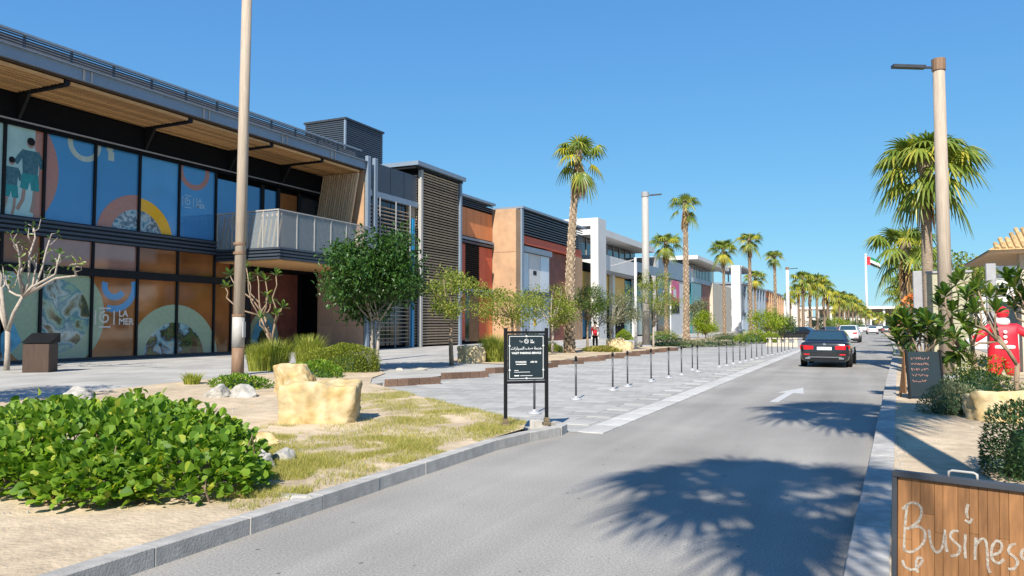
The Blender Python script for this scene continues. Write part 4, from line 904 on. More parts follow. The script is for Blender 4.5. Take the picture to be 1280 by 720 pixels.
for i in range(13500):
    lx, ly, lr, lh = random.choice(lob); v = rv(); v.z = abs(v.z); q = random.uniform(.72, 1.04)
    p = Vector((lx+v.x*lr*q, ly+v.y*lr*q, v.z*lh*q+.03))
    if p.z < .06 and random.random() < .6: continue
    ins = any(((p.x-a)/c_)**2+((p.y-b)/c_)**2+(p.z/d_)**2 < .42 for a, b, c_, d_ in lob)
    if ins: continue
    p += Vector((0, 0, .12*max(0, noise.noise(p*2.3)))) + (Vector((0, 0, random.uniform(.05, .16))) if random.random() < .03 and v.z > .6 else Vector())
    dv = (v*.8+rv()*.7+Vector((0, 0, .35))).normalized()
    cand.append((p, dv))
fr = sorted(cand, key=lambda c_: (c_[0]+Vector((-7.2, 5.5, 0))).length+random.uniform(0, 1.2))
for i, (p, dv) in enumerate(fr):
    nz_ = (dv.cross(Vector((0, 0, 1)))).cross(dv); s = random.uniform(.7, 1.25); upv = (Vector((0, 0, 1))+rv()*.7)
    X_ = dv; Y_ = upv.cross(X_).normalized(); Z_ = X_.cross(Y_); rot = Matrix((X_, Y_, Z_)).transposed()
    if i < 298: inst('leaf', lv[i % 3], bu, p, rot.to_euler(), s)
    else:
        me = lv[i % 3]; b = len(fo.v); fo.v += [tuple(rot @ (v.co*s)+p) for v in me.vertices]; fo.f += [tuple(b+k for k in f.vertices) for f in me.polygons]
ff = fo.build('foliage', M['leaf_bush'], bu, world=False, fix=False, smooth=True); tag(ff, kind='stuff')
for i in range(170):
    lx, ly, lr, lh = random.choice(lob); a = random.uniform(0, 6.28); q = random.random()*lr; b = Vector((lx+q*math.cos(a), ly+q*math.sin(a), -.03)); e_ = b+Vector((random.uniform(-.25, .25), random.uniform(-.25, .25), lh*random.uniform(.6, .95)))
    st.tube([b, b.lerp(e_, .5)+rv()*.04, e_], [.010, .008, .004], 4)
tag(st.build('stems', M['bark'], bu, world=False), kind='stuff')
tw = thing('dead_leaf_litter', (-7, 5, .12), 'brown fallen leaf litter along the front of the broad-leaved bush', 'leaf litter'); lt = MB()
for i in range(900):
    a, b, c_, d_ = random.choice(lob[:6]+lob[8:]); th = random.uniform(math.pi, 2*math.pi) if random.random() < .75 else random.uniform(0, 6.28); q = c_*random.uniform(.75, 1.12); p = Vector((a+c_*0+q*math.cos(th)-7.2+7, b+q*math.sin(th)+5.5-5, random.uniform(.02, .05)))
    leafq(lt, p, Vector((random.uniform(-1, 1), random.uniform(-1, 1), random.uniform(-.2, .4))).normalized(), Vector((0, 0, 1)), random.uniform(.03, .08), random.uniform(.02, .04))
lo = lt.build('litter', M['deadfrond'], tw, world=False, fix=False); tag(lo, kind='stuff'); 
# ---- grass of the bed
random.seed(5)
def inpoly(x, y, poly):
    c_ = False
    for i in range(len(poly)):
        (x1, y1), (x2, y2) = poly[i], poly[i-1]
        if (y1 > y) != (y2 > y) and x < (x2-x1)*(y-y1)/(y2-y1)+x1: c_ = not c_
    return c_
gr = MB(); pat = [(G(*p, .12), r_) for p, r_ in (((400, 590), 1.5), ((520, 545), 1.9), ((600, 540), 1.5), ((470, 575), 1.5), ((345, 600), .7), ((540, 510), 1.8), ((620, 525), 1.3), ((450, 495), 1.3), ((290, 545), .9), ((380, 560), 1.2), ((560, 575), .9), ((500, 505), 1.6))]
n = 0
while n < 95000:
    c_, r_ = random.choice(pat); a = random.uniform(0, 6.283); q = r_*1.25*math.sqrt(random.random()); x, y = c_.x+q*math.cos(a), c_.y+q*math.sin(a)
    dn = noise.noise(Vector((x*1.1, y*1.1, 3)))+.5*noise.noise(Vector((x*3, y*3, 1)))
    if dn < -.18+.5*(q/r_-.7) or not inpoly(x, y, GARDEN): 
        n += .2; continue
    h = random.uniform(.025, .085)*(1.1 if dn > .2 else .8); a2 = random.uniform(0, 6.283); s = Vector((math.cos(a2), math.sin(a2), 0))*.0035; ln = Vector((random.uniform(-1, 1), random.uniform(-1, 1), 0))*h*.8
    z = .115+.035*(noise.noise(Vector((x, y, .125))*.7)+.5*noise.noise(Vector((x, y, .125))*2.1)); b = Vector((x, y, z)); k = len(gr.v); gr.v += [tuple(b-s), tuple(b+s), tuple(b+ln+Vector((0, 0, h)))]; gr.f.append((k, k+1, k+2)); n += 1
tag(gr.build('lawn_grass', M['grass'], fix=False), 'sparse dry yellow-green grass growing on the sand bed', 'grass', kind='stuff')
# ================================================================== ROCKS
def rock(px, pb, sx, sy, sz, label, mt, seed, name='boulder', rz=0, cuts=5, loc=None, cubic=.35):
    random.seed(seed); g = loc or G(px, pb, .12); bm = bmesh.new(); bmesh.ops.create_icosphere(bm, subdivisions=5, radius=1)
    pl = [(rv(), random.uniform(.62, .95)) for _ in range(cuts*3)]
    for v in bm.verts:
        c_ = v.co.copy(); hh_ = math.hypot(c_.x, c_.y)
        if c_.z < .0: c_ = Vector((c_.x/max(hh_, .5), c_.y/max(hh_, .5), c_.z*.35))
        mx_ = max(abs(c_.x), abs(c_.y), abs(c_.z)); c_ = c_/(mx_**cubic)
        for nn, dd in pl:
            t_ = c_.dot(nn)
            if t_ > dd: c_ -= nn*(t_-dd)*.95
        k = 1+.14*noise.noise(c_*1.3+Vector((seed, 0, 0)))-.07*abs(noise.noise(c_*2.4+Vector((2, seed, 1))))+.045*noise.noise(Vector((c_.x*3, c_.y*3, c_.z*8+seed)))-.035*abs(noise.noise(c_*6))+.012*noise.noise(c_*15)
        v.co = Vector((c_.x*sx*k, c_.y*sy*k, c_.z*sz*.88*k+.02))
    me = bpy.data.meshes.new(name); bm.to_mesh(me); bm.free(); me.materials.append(M[mt]); me.polygons.foreach_set('use_smooth', [True]*len(me.polygons))
    o = bpy.data.objects.new(name, me); C.objects.link(o); o.location = (g.x, g.y, .10); o.rotation_euler = (0, 0, rz); return tag(o, label, 'rock')
rock(388, 531, .66, .45, .74, 'largest yellow limestone boulder standing on the grassy sand', 'yrock', 3, rz=.5, loc=Vector((-8.1, 9.9, 0)), cubic=.92, cuts=1)
rock(347, 497, .48, .42, .74, 'smaller yellow limestone boulder beside the creeper', 'yrock', 8, rz=.3, loc=Vector((-12.1, 13.8, 0)), cubic=.9, cuts=1)
rock(92, 500, .42, .3, .32, 'pale rounded stone at the promenade edge behind the broad-leaved bush', 'grock', 4, 'stone')
rock(272, 496, .34, .25, .32, 'pale stone near the foot of the thick lamp post', 'grock', 5, 'stone')
rock(306, 496, .34, .26, .32, 'pale stone touching the smaller yellow boulder', 'grock', 6, 'stone')
rock(324, 590, .19, .17, .32, 'pointed grey stone at the right end of the broad-leaved bush', 'grock', 7, 'stone', cuts=7)
rock(354, 578, .19, .16, .2, 'small grey stone beside the pointed one', 'grock', 9, 'stone', cuts=7)
rock(330, 556, .3, .25, .2, 'flat tan stone at the foot of the largest boulder', 'yrock', 10, 'stone')
rock(368, 622, .26, .12, .05, 'flat grey paving stone lying near the road kerb', 'grock', 12, 'stone')
rock(500, 463, .22, .14, .1, 'small pale stone by the dense dark tree', 'grock', 13, 'stone'); rock(525, 462, .3, .12, .08, 'low pale slab of stone between the two nearest street trees', 'grock', 14, 'stone')
rock(0, 0, .78, .5, .66, 'large yellow boulder on the verge in front of the red suit figure', 'yrock', 11, rz=.1, loc=Vector((2.25, 15.0, 0)), cubic=.85, cuts=1)
for i, (px, pb, s, lab) in enumerate(((770, 437, 1.0, 'wider of two rough brown stone blocks at the bay edge'), (785, 437, .72, 'narrower of two rough brown stone blocks at the bay edge'))):
    rock(px, pb, .62*s, .4, .85*s, lab, 'gabion', 20+i, 'stone_block', cubic=.75, cuts=2)
rock(588, 453, .62, .45, .78, 'squared yellow stone block beside the thin light green tree', 'gabion', 23, 'stone_block', rz=.35, cubic=.85, cuts=1)
# ================================================================== BRICK EDGING (saw-tooth edge of the parking bay)
bk = boxmesh('brick', .33, .16, .2, M['brownbrick'], .01)
for k in range(11):
    e = thing('brick_edging', (-11.95, 17.35+3.05*k, .0), 'short angled row of brown bricks edging the parking bay', 'edging', 'brick edging along the bay')
    a = R(60)
    for j in range(5): inst('brick', bk, e, (math.cos(a)*(j*.34+.17), math.sin(a)*(j*.34+.17), 0), (0, random.uniform(-.01, .01), a))
# ================================================================== LAMP POSTS
def band(parent, x, y, z, r, mt='polebase', h=.09): MB().lathe([(r, 0), (r+.025, .01), (r+.025, h-.01), (r, h)], 14, (x, y, z)).build('band', M[mt], parent, smooth=False)
g = G(297, 468, .12)
lp = thing('lamp_post', (g.x, g.y, .12), 'thick timber-look lamp post with a brown base standing in the planted bed', 'lamp post')
MB().tube([(g.x, g.y, 1.0), (g.x+.05, g.y+.02, 8), (g.x+.1, g.y+.04, 14.5)], [.175, .165, .155], 16).build('pole', M['pole'], lp, smooth=True)
MB().tube([(g.x, g.y, .0), (g.x, g.y, 1.02)], [.195, .187], 16).build('base', M['polebase'], lp, smooth=True)
MB().tube([(g.x, g.y, .98), (g.x, g.y, 1.95)], [.196, .192], 16).build('sleeve', M['palegrey'], lp, smooth=True)
for z in (1.95, 3.95, 4.25): band(lp, g.x, g.y, z, .18)
part('cable_box', M['midgrey'], lp, (g.x+.2, g.x+.26, g.y-.05, g.y+.05, 1.3, 1.8))
part('lamp_arm', M['darkmetal'], lp, (g.x-.05, g.x+1.6, g.y-.05, g.y+.05, 14.3, 14.4)); part('lamp_head', M['darkmetal'], lp, (g.x+1.0, g.x+1.9, g.y-.12, g.y+.12, 14.41, 14.5))
def lamp(x, y, ztop, r, dirx, diry, label, mt='palegrey', arm=1.1):
    o = thing('lamp_post', (x, y, .1), label, 'lamp post'); d_ = Vector((dirx, diry, 0)).normalized()
    MB().tube([(x, y, 0), (x, y, ztop)], [r, r*.8], 14).build('pole', M[mt], o, smooth=True); MB().tube([(x, y, ztop-.35), (x, y, ztop)], [r*.95, r*.95], 14).build('cap', M['midgrey' if mt == 'palegrey' else 'polebase'], o)
    a = Vector((x, y, ztop-.25)); MB().bar(a, a+d_*arm*.5, .06, .06).build('lamp_arm', M['darkmetal'], o); MB().bar(a+d_*arm*.3+Vector((0, 0, .01)), a+d_*arm+Vector((0, 0, .06)), .2, .09).build('lamp_head', M['darkmetal'], o)
    MB().lathe([(r*1.6, 0), (r*1.6, .08), (r*1.15, .14)], 14, (x, y, .09)).build('base_flange', M['midgrey'], o); return o
g = G(808, 433, .12); zt = onY(808, 240, g.y)[1]; lamp(g.x, g.y, zt, .3, 1, .3, 'pale round lamp post with a short arm beside the sparse twiggy tree', arm=1.2)
xx, zt = onY(1173, 74, 25.5); lamp(xx, 25.5, zt, .2, -1, -.4, 'tall pale lamp post with a flat dark lamp head on the right verge', 'pole', 1.35)
g = G(795, 435, .12); th = thing('thin_pole', (g.x, g.y, .1), 'thin white bracketed pole standing left of the pale round lamp post', 'pole'); zt = onY(795, 322, g.y)[1]
MB().tube([(g.x, g.y, 0), (g.x, g.y, zt)], [.1, .08], 10).build('pole', M['white'], th, smooth=True); MB().bar((g.x, g.y, zt-.1), (g.x-1.6, g.y-.4, zt-.55), .06, .06).build('bracket', M['midgrey'], th)
for px, Y, yt, lab in ((984, 112, 334, 'slim white far lamp post right of the lone small-crowned palm'), (1034, 170, 360, 'very distant white lamp post among the street palms')):
    xx, zt = onY(px, yt, Y); lamp(xx, Y, zt, .26, 1, 0, lab, 'white', 1.4)
xx, zt = onY(920, 332, 100); pyl = thing('white_pylon', (xx, 100, .1), 'square white pylon standing between two fan palms', 'pylon')
part('shaft', M['white'], pyl, (xx-.55, xx+.55, 99.5, 100.6, .1, zt)); part('plinth', M['midgrey'], pyl, (xx-.62, xx+.62, 99.4, 100.7, 0, .9)); part('slot', M['midgrey'], pyl, (xx+.551, xx+.56, 99.9, 100.1, 4.2, 4.6))
# ================================================================== VALET SIGN
a, b = Vector((-5.09, 10.65, 0)), Vector((-4.58, 11.09, 0)); ang = math.atan2(b.y-a.y, b.x-a.x); L = (b-a).length
vs = thing('valet_sign', ((a.x+b.x)/2, (a.y+b.y)/2, .12), 'black framed valet parking sign on two posts at the kerb corner', 'sign', rz=ang)
def lp_(name, mt, *bx, bw=0):
    m_ = MB()
    for q in bx: m_.box(*q)
    o = m_.build(name, M[mt], vs, world=False)
    if bw: bev(o, bw)
    return o
for s in (-1, 1):
    lp_('post', 'black', (s*L/2-.025, s*L/2+.025, -.025, .025, 0, 1.53), bw=.005); lp_('base_plate', 'brass', (s*L/2-.06, s*L/2+.06, -.06, .06, -.005, .05), bw=.01); lp_('base_collar', 'brass', (s*L/2-.038, s*L/2+.038, -.038, .038, .051, .12), bw=.006)
lp_('top_rail', 'black', (-L/2+.026, L/2-.026, -.02, .02, 1.44, 1.48)); lp_('bottom_rail', 'black', (-L/2+.026, L/2-.026, -.02, .02, .66, .70)); lp_('finial', 'black', (-.01, .01, -.01, .01, 1.481, 1.52))
bd = lp_('board', 'signboard', (-L/2+.035, L/2-.035, -.012, .008, .71, 1.43))
w2 = L/2-.06
for q in ((-w2, w2, 1.395, 1.402), (-w2, w2, .735, .742)): lp_('frame_line', 'signwhite', (q[0], q[1], -.0155, -.0125, q[2], q[3]))
for s in (-1, 1): lp_('frame_line', 'signwhite', (s*w2-.0035, s*w2+.0035, -.0155, -.0125, .7425, 1.3945))
for x, z in ((0, 1.4), (0, .74), (-w2, 1.25), (w2, 1.25), (-w2, .87), (w2, .87)): MB().tube([(x, -.022, z), (x, -.013, z)], .014, 10).build('clip', M['signwhite'], vs, world=False)
def sign_text(s, size, x, z, bold=.0, al='CENTER'):
    me = text_mesh(s, size, 'signwhite', bold=bold); o = inst('lettering', me, vs, (x, -.0145, z), (R(90), 0, 0)); return o
cm = MB()
for rr in (.034, .018): cm.tube([(rr*math.cos(t_*.3), 0, 1.32+rr*math.sin(t_*.3)) for t_ in range(22)], .0035, 5)
lg = cm; em = lg.build('emblem', M['signwhite'], vs, world=False); em.location = (0, -.014, 0); tag(em, kind='stuff')
sign_text('LA', .034, .085, 1.335, .0008); sign_text('MER', .034, .098, 1.302, .0008); sign_text('\ufee3\ufef4\ufefb'[::-1], .04, -.09, 1.32)
ar_ = '\ufea7\ufeaa\ufee3\ufe94 \ufebb\ufed2 \ufe8d\ufedf\ufeb4\ufef4\ufe8e\ufead\ufe8d\ufe95'
sign_text(ar_[::-1], .062, 0, 1.21, .0004); sign_text('VALET PARKING SERVICE', .043, 0, 1.135, .0014)
sign_text('STANDARD', .034, -.09, .995, .0012); sign_text('AED 50', .034, .12, .995, .0012)
lp_('fine_print', 'signwhite', (-.17, .0, -.0145, -.0128, .955, .966)); lp_('fine_print', 'signwhite', (-.2, -.13, -.0145, -.0128, .86, .868)); lp_('fine_print', 'signwhite', (-.2, .06, -.0145, -.0128, .835, .841)); lp_('fine_print', 'signwhite', (-.2, -.12, -.0145, -.0128, .775, .79)); lp_('fine_print', 'signwhite', (-.1, .1, -.0145, -.0128, .778, .785))
# ================================================================== STANCHIONS
sp_ = thing('stanchion', (0, 0, .012), 'slim dark belt stanchion with a pale round base in the row along the bay', 'stanchion', 'belt stanchions along the parking bay')
MB().lathe([(.14, 0), (.14, .012), (.11, .03), (.04, .045), (.035, .08)], 18).build('base', M['stanchion_base'], sp_, world=False, smooth=True); MB().tube([(0, 0, .07), (0, 0, .86)], .023, 12).build('pole', M['chrome_post'], sp_, world=False, smooth=True)
MB().lathe([(.023, .86), (.03, .865), (.03, .95), (.025, .97), (.012, .975)], 14).build('belt_head', M['black'], sp_, world=False, smooth=True)
BP = [(668, 517), (720, 499.5), (766, 488), (784.5, 483.5), (814, 477), (836, 472.5), (852, 469), (865.6, 463), (872, 465), (899, 459.2), (908.5, 457.6), (916.5, 455.2), (925, 453.4), (932, 451.8), (939.6, 450.2), (946, 448.6), (952.5, 447.2), (960, 445.2), (965, 444.2), (972, 443), (977, 442), (981, 440.6), (986, 439.4), (991, 438)]
for i, (px, pb) in enumerate(BP):
    o = sp_ if i == 0 else copy_tree(sp_); g = G(px, pb, .012); o.location = (g.x, g.y, .016); o.rotation_euler.z = random.uniform(0, 6)
# ================================================================== LECTERN-LIKE MENU STAND by the glass
g = G(50, 465, .1); ms = thing('menu_stand', (g.x, g.y, .1), 'brown wooden box stand with a tilted black top on the promenade', 'stand', rz=.55)
bev(MB().box(-.42, .42, -.32, .32, 0, .98).build('cabinet', M['standwood'], ms, world=False), .015); MB().box(-.43, -.421, -.2, .2, .15, .85).build('side_panel', M['polebase'], ms, world=False)
MB().prism([(-.46, -.36, .99), (-.46, .36, .99), (-.46, .36, 1.32)], (.92, 0, 0)).build('sloped_top', M['black'], ms, world=False)
# ================================================================== PERSON near the stone blocks
def add_skin(o_name, pts, edges, mt, parent, sub=2, root=0):
    bm = bmesh.new(); lay = bm.verts.layers.skin.verify(); vs_ = []
    for i, p in enumerate(pts):
        v = bm.verts.new(p[:3]); v[lay].radius = (p[3], p[4] if len(p) > 4 else p[3]); v[lay].use_root = (i == root); vs_.append(v)
    for a_, b_ in edges: bm.edges.new((vs_[a_], vs_[b_]))
    me = bpy.data.meshes.new(o_name); bm.to_mesh(me); bm.free(); me.materials.append(M[mt])
    o = bpy.data.objects.new(o_name, me); C.objects.link(o); o.parent = parent
    s = o.modifiers.new('skin', 'SKIN'); s.use_smooth_shade = True; q = o.modifiers.new('sub', 'SUBSURF'); q.levels = sub; q.render_levels = sub; return o
g = G(744, 437, .12); pe = thing('person', (g.x, g.y, .12), 'person in a red and white top and dark trousers standing by the stone blocks', 'person', rz=.5)
bp = [(0, 0, .92, .13, .10), (0, 0, 1.12, .13, .10), (0, 0, 1.36, .16, .10), (0, 0, 1.47, .055), (0, -.01, 1.56, .075, .085), (0, -.01, 1.66, .075, .09), (-.18, 0, 1.40, .05), (-.24, .0, 1.14, .042), (-.22, -.08, .90, .032), (-.22, -.1, .80, .035), (.18, 0, 1.40, .05), (.24, .0, 1.14, .042), (.22, -.08, .90, .032), (.22, -.1, .80, .035), (-.09, 0, .85, .085), (-.10, -.01, .48, .055), (-.10, .02, .08, .04), (-.10, -.14, .04, .035), (.09, 0, .85, .085), (.11, .02, .48, .055), (.12, .05, .08, .04), (.12, -.11, .04, .035)]
be = [(0, 1), (1, 2), (2, 3), (3, 4), (4, 5), (2, 6), (6, 7), (7, 8), (8, 9), (2, 10), (10, 11), (11, 12), (12, 13), (0, 14), (14, 15), (15, 16), (16, 17), (0, 18), (18, 19), (19, 20), (20, 21)]
add_skin('body', bp, be, 'skin', pe)
add_skin('top', [(0, 0, .86, .155, .125), (0, 0, 1.12, .155, .125), (0, 0, 1.37, .185, .125), (-.19, 0, 1.40, .072), (-.25, 0, 1.15, .06), (.19, 0, 1.40, .072), (.25, 0, 1.15, .06)], [(0, 1), (1, 2), (2, 3), (3, 4), (2, 5), (5, 6)], 'redcloth', pe, 2, 1)
add_skin('trousers', [(0, 0, .90, .15, .12), (-.09, 0, .82, .10), (-.10, -.01, .48, .075), (-.10, .02, .1, .062), (.09, 0, .82, .10), (.11, .02, .48, .075), (.12, .05, .1, .062)], [(0, 1), (1, 2), (2, 3), (0, 4), (4, 5), (5, 6)], 'black', pe, 2, 0)
MB().box(.1, .24, -.15, -.135, 1.0, 1.34).build('white_panel', M['whitecloth'], pe, world=False)
MB().lathe([(.05, 1.63), (.1, 1.66), (.098, 1.72), (.06, 1.765), (.01, 1.775)], 12, (0, .005, 0)).build('hair', M['black'], pe, world=False, smooth=True)
# ================================================================== FLAG
xx, zt = onY(1082, 320, 300); fl = thing('flagpole', (xx, 300, 0), 'tall white flagpole flying a red, green, white and black flag', 'flagpole')
MB().tube([(xx, 300, 0), (xx, 300, zt)], [.55, .3], 12).build('pole', M['white'], fl, smooth=True); MB().lathe([(.35, 0), (.5, .3), (.35, .7), (.05, .9)], 10, (xx, 300, zt)).build('finial', M['white'], fl)
ft = zt-.3; W_, H_ = 5.2, 3.0
def flag_patch(u0, u1, v0, v1, mt, nm):
    m_ = MB(); n_ = 10
    for i in range(n_+1):
        u = u0+(u1-u0)*i/n_; x = xx+.35+u*W_*.82; y = 300+.5*math.sin(u*7); dz = -u*u*1.9+.15*math.sin(u*8)
        m_.v += [(x, y, ft-v0*H_+dz), (x, y, ft-v1*H_+dz), (x, y+.03, ft-v0*H_+dz), (x, y+.03, ft-v1*H_+dz)]
    for i in range(n_): b = i*4; m_.f += [(b, b+4, b+5, b+1), (b+2, b+3, b+7, b+6), (b, b+2, b+6, b+4), (b+1, b+5, b+7, b+3)]
    m_.f += [(0, 1, 3, 2), (n_*4, n_*4+2, n_*4+3, n_*4+1)]; m_.build(nm, M[mt], fl)
flag_patch(0, .27, 0, 1, 'flagred', 'red_band'); flag_patch(.271, 1, 0, .333, 'flaggreen', 'green_band'); flag_patch(.271, 1, .334, .666, 'flagwhite', 'white_band'); flag_patch(.271, 1, .667, 1, 'flagblack', 'black_band')
# ================================================================== CARS
def car(loc, rz, label, paint='carblack', kind='sedan', L=4.95, W=1.88, H=1.47, detail=True, lights=True, group=None):
    o = thing('car', loc, label, 'car', group, rz); w_ = W/2; wh = .335
    if kind == 'sedan':
        ST = [(0, .80, .42, .74), (.006, .90, .30, .93), (.02, .95, .24, 1.02), (.06, .985, .22, 1.035), (.18, 1, .22, 1.02), (.35, 1, .22, .99), (.55, 1, .22, .96), (.68, 1, .22, .93), (.80, .99, .22, .87), (.92, .95, .22, .76), (.975, .86, .25, .66), (1, .7, .32, .55)]
        cb = (.12, .73); ct = (.30, .53); hb = .995; tw_ = .66
    else:
        ST = [(0, .84, .42, .8), (.006, .92, .34, 1.02), (.02, .96, .28, 1.10), (.06, .99, .26, 1.12), (.18, 1, .26, 1.10), (.35, 1, .26, 1.08), (.55, 1, .26, 1.05), (.68, 1, .26, 1.02), (.80, .99, .26, .99), (.92, .95, .26, .93), (.975, .88, .3, .8), (1, .72, .36, .65)]
        cb = (.012, .76); ct = (.07, .58); hb = 1.08; tw_ = .74
    m_ = MB(); k = 0
    for y, f, zb, zt in ST:
        ww = w_*f; zm = zb+(zt-zb)*.5
        half = [(0, zb), (ww*.78, zb), (ww*.95, zb+.08), (ww*1.0, zm), (ww*.985, zt-.16), (ww*.95, zt-.07), (ww*.86, zt-.015), (ww*.5, zt+.005), (0, zt+.012)]
        ring_ = half+[(-x, z) for x, z in reversed(half[1:-1])]; m_.v += [(x, y*L, z) for x, z in ring_]; k = len(ring_)
    for i in range(len(ST)-1):
        for j in range(k): m_.f.append((i*k+j, i*k+(j+1) % k, (i+1)*k+(j+1) % k, (i+1)*k+j))
    m_.f += [tuple(range(k)), tuple(reversed(range((len(ST)-1)*k, len(ST)*k)))]
    body = m_.build('body', M[paint], o, world=False, smooth=True)
    # cabin: rounded frustum
    m_ = MB(); y0, y1, t0, t1 = cb[0]*L, cb[1]*L, ct[0]*L, ct[1]*L; rows = []
    N_ = 6
    for i in range(N_+1):
        t_ = i/N_; z = hb-.03+(H-hb+.03)*math.sin(t_*math.pi/2*.97)**1.0; q = (z-hb)/(H-hb); q2 = max(0, q)
        ya = y0+(t0-y0)*q2; yb = y1+(t1-y1)*q2; wq = w_*(.885+(tw_-.885)*q2**1.25); c_ = .10
        rows.append([(-wq+c_, ya, z), (wq-c_, ya, z), (wq, ya+c_*1.4, z), (wq, yb-c_*2, z), (wq-c_*1.5, yb, z), (-wq+c_*1.5, yb, z), (-wq, yb-c_*2, z), (-wq, ya+c_*1.4, z)])
    for r_ in rows: m_.v += r_
    for i in range(N_):
        for j in range(8): m_.f.append((i*8+j, i*8+(j+1) % 8, (i+1)*8+(j+1) % 8, (i+1)*8+j))
    m_.f.append(tuple(N_*8+j for j in range(8))); cab = m_.build('cabin', M[paint], o, world=False, smooth=False)
    bev(cab, .03, 2)
    def face_pt(j0, j1, s, t_):    # point on the cabin skin
        f = t_*N_; i = min(int(f), N_-1); fr_ = f-i
        A = Vector(rows[i][j0]).lerp(Vector(rows[i][j1]), s); B = Vector(rows[i+1][j0]).lerp(Vector(rows[i+1][j1]), s); return A.lerp(B, fr_)
    def win(name, j0, j1, s0, s1, off, mt='carglass', t0_=.14, t1_=.66):
        g_ = MB(); ns, nt_ = 6, 5; off = Vector(off)
        for a_ in range(ns+1):
            for b_ in range(nt_+1): g_.v.append(tuple(face_pt(j0, j1, s0+(s1-s0)*a_/ns, t0_+(t1_-t0_)*b_/nt_)+off))
        for a_ in range(ns):
            for b_ in range(nt_): q = a_*(nt_+1)+b_; g_.f.append((q, q+nt_+1, q+nt_+2, q+1))
        return g_.build(name, M[mt], o, world=False, smooth=True)
    win('rear_window', 0, 1, -.0, 1.0, (0, -.014, .012), 'rearglass', .16, .74)
    win('windscreen', 4, 5, .03, .97, (0, .016, .012))
    for j0, j1, s in ((2, 3, 1), (7, 6, -1)):
        win('side_window', j0, j1, .06, .44, (s*.012, 0, .004)); win('side_window', j0, j1, .49, .93, (s*.012, 0, .004))
    for s in (-1, 1):
        for yy in (.195, .80):
            wl = thing('wheel', (s*(w_-.10), yy*L, wh), None, None); wl.parent = o; wl.name = 'wheel'
            ty = MB(); pr = [(.20, -.1), (.30, -.11), (wh, -.07), (wh, .07), (.30, .11), (.20, .1)]
            n_ = 22
            for rr, xx_ in pr:
                for j in range(n_): a_ = 2*math.pi*j/n_; ty.v.append((xx_, rr*math.cos(a_), rr*math.sin(a_)))
            for i in range(len(pr)-1):
                for j in range(n_): ty.f.append((i*n_+j, i*n_+(j+1) % n_, (i+1)*n_+(j+1) % n_, (i+1)*n_+j))
            ty.build('tyre', M['tyre'], wl, world=False, smooth=True)
            rm = MB(); rm.tube([(-.02, 0, 0), (s*.075, 0, 0)], .06, 10)
            for q in range(5): a_ = q*1.2566; rm.bar((s*.07, .03*math.cos(a_), .03*math.sin(a_)), (s*.085, .215*math.cos(a_), .215*math.sin(a_)), .05, .03, (1, 0, 0))
            rm.tube([(-.09, 0, 0), (s*.02, 0, 0)], .212, 18); rm.build('rim', M['chrome'], wl, world=False)
            ac = MB(); ac.tube([(s*(w_-.02), yy*L, wh+.02), (s*(w_+.006), yy*L, wh+.02)], wh+.055, 24); ac.build('wheel_arch', M['black'], o, world=False)
            wl.location.x = s*(w_-.085)
    if lights:
        zl = .80 if kind == 'sedan' else .93
        for s in (-1, 1):
            tl = MB(); tl.prism([(s*.40, -.012, zl-.075), (s*.40, -.012, zl+.055), (s*w_*.80, -.004, zl+.085), (s*w_*.80, -.004, zl-.09)], (0, .06, 0)); tl.prism([(s*w_*.80, -.005, zl-.09), (s*w_*.80, -.005, zl+.085), (s*w_*.985, .13, zl+.085), (s*w_*.985, .13, zl-.07)], (0, .12, 0)); tl.build('tail_light', M['taillight'], o, world=False)
            MB().box(s*.62-.09, s*.62+.09, -.02, .05, .34, .40).build('exhaust', M['chrome'], o, world=False); MB().box(s*.66-.11, s*.66+.11, -.012, .03, .50, .545).build('reflector', M['taillight'], o, world=False)
            mr_ = MB().box(min(s*w_*.95, s*(w_+.18)), max(s*w_*.95, s*(w_+.18)), .60*L, .60*L+.1, 1.0, 1.13).build('mirror', M[paint], o, world=False); bev(mr_, .03, 2)
        MB().box(-.27, .27, -.022, .01, zl-.10, zl+.02).build('number_plate', M['plate'], o, world=False)
        MB().box(-.62, .62, -.018, .03, .405, .43).build('chrome_strip', M['chrome'], o, world=False); MB().box(-.74, .74, -.008, .05, .24, .40).build('lower_bumper', M['black'], o, world=False)
        MB().tube([(0, -.012, zl+.125), (0, .02, zl+.125)], .045, 14).build('badge', M['chrome'], o, world=False)
    return o
c0 = G(1000, 459, 0); c1 = G(1066, 459, 0)
car((-1.45, 32.4, .0), R(-2), 'black sedan seen from behind driving up the road', 'carblack')
xx, _ = onY(1060, 420, 78); car((xx, 78, 0), R(-3), 'white hatchback driving ahead of the black sedan', 'carwhite', 'suv', 4.5, 1.88, 1.66)
xx, _ = onY(1024, 414, 92); car((xx, 92, 0), R(68), 'black car parked side-on by the lime bushy tree', 'carblack')
xx, _ = onY(1043, 414, 100); car((xx, 100, 0), R(20), 'dark car with red tail lights parked next to the side-on black car', 'cargrey')
for i, (px, Y, pt, kd, lab) in enumerate(((1052, 128, 'carred', 'sedan', 'dark red car parked far up the road'), (1062, 140, 'carblack', 'suv', 'dark sport utility car parked far up the road'), (1091, 150, 'carwhite', 'sedan', 'small white car seen from behind in the far traffic'), (1078, 190, 'carwhite', 'suv', 'distant white van-like car beyond the white sedan'), (1086, 215, 'cargrey', 'suv', 'distant grey car near the end of the street'), (1100, 200, 'carblack', 'suv', 'distant dark car at the right kerb'), (1108, 170, 'cargrey', 'sedan', 'grey car parked at the far right kerb'), (1070, 240, 'carwhite', 'suv', 'farthest white car before the pavilion'))):
    xx, _ = onY(px, 412, Y); car((xx, Y, 0), R(-2+i % 3*2), lab, pt, kd, 4.7, 1.85, 1.5 if kd == 'sedan' else 1.7)
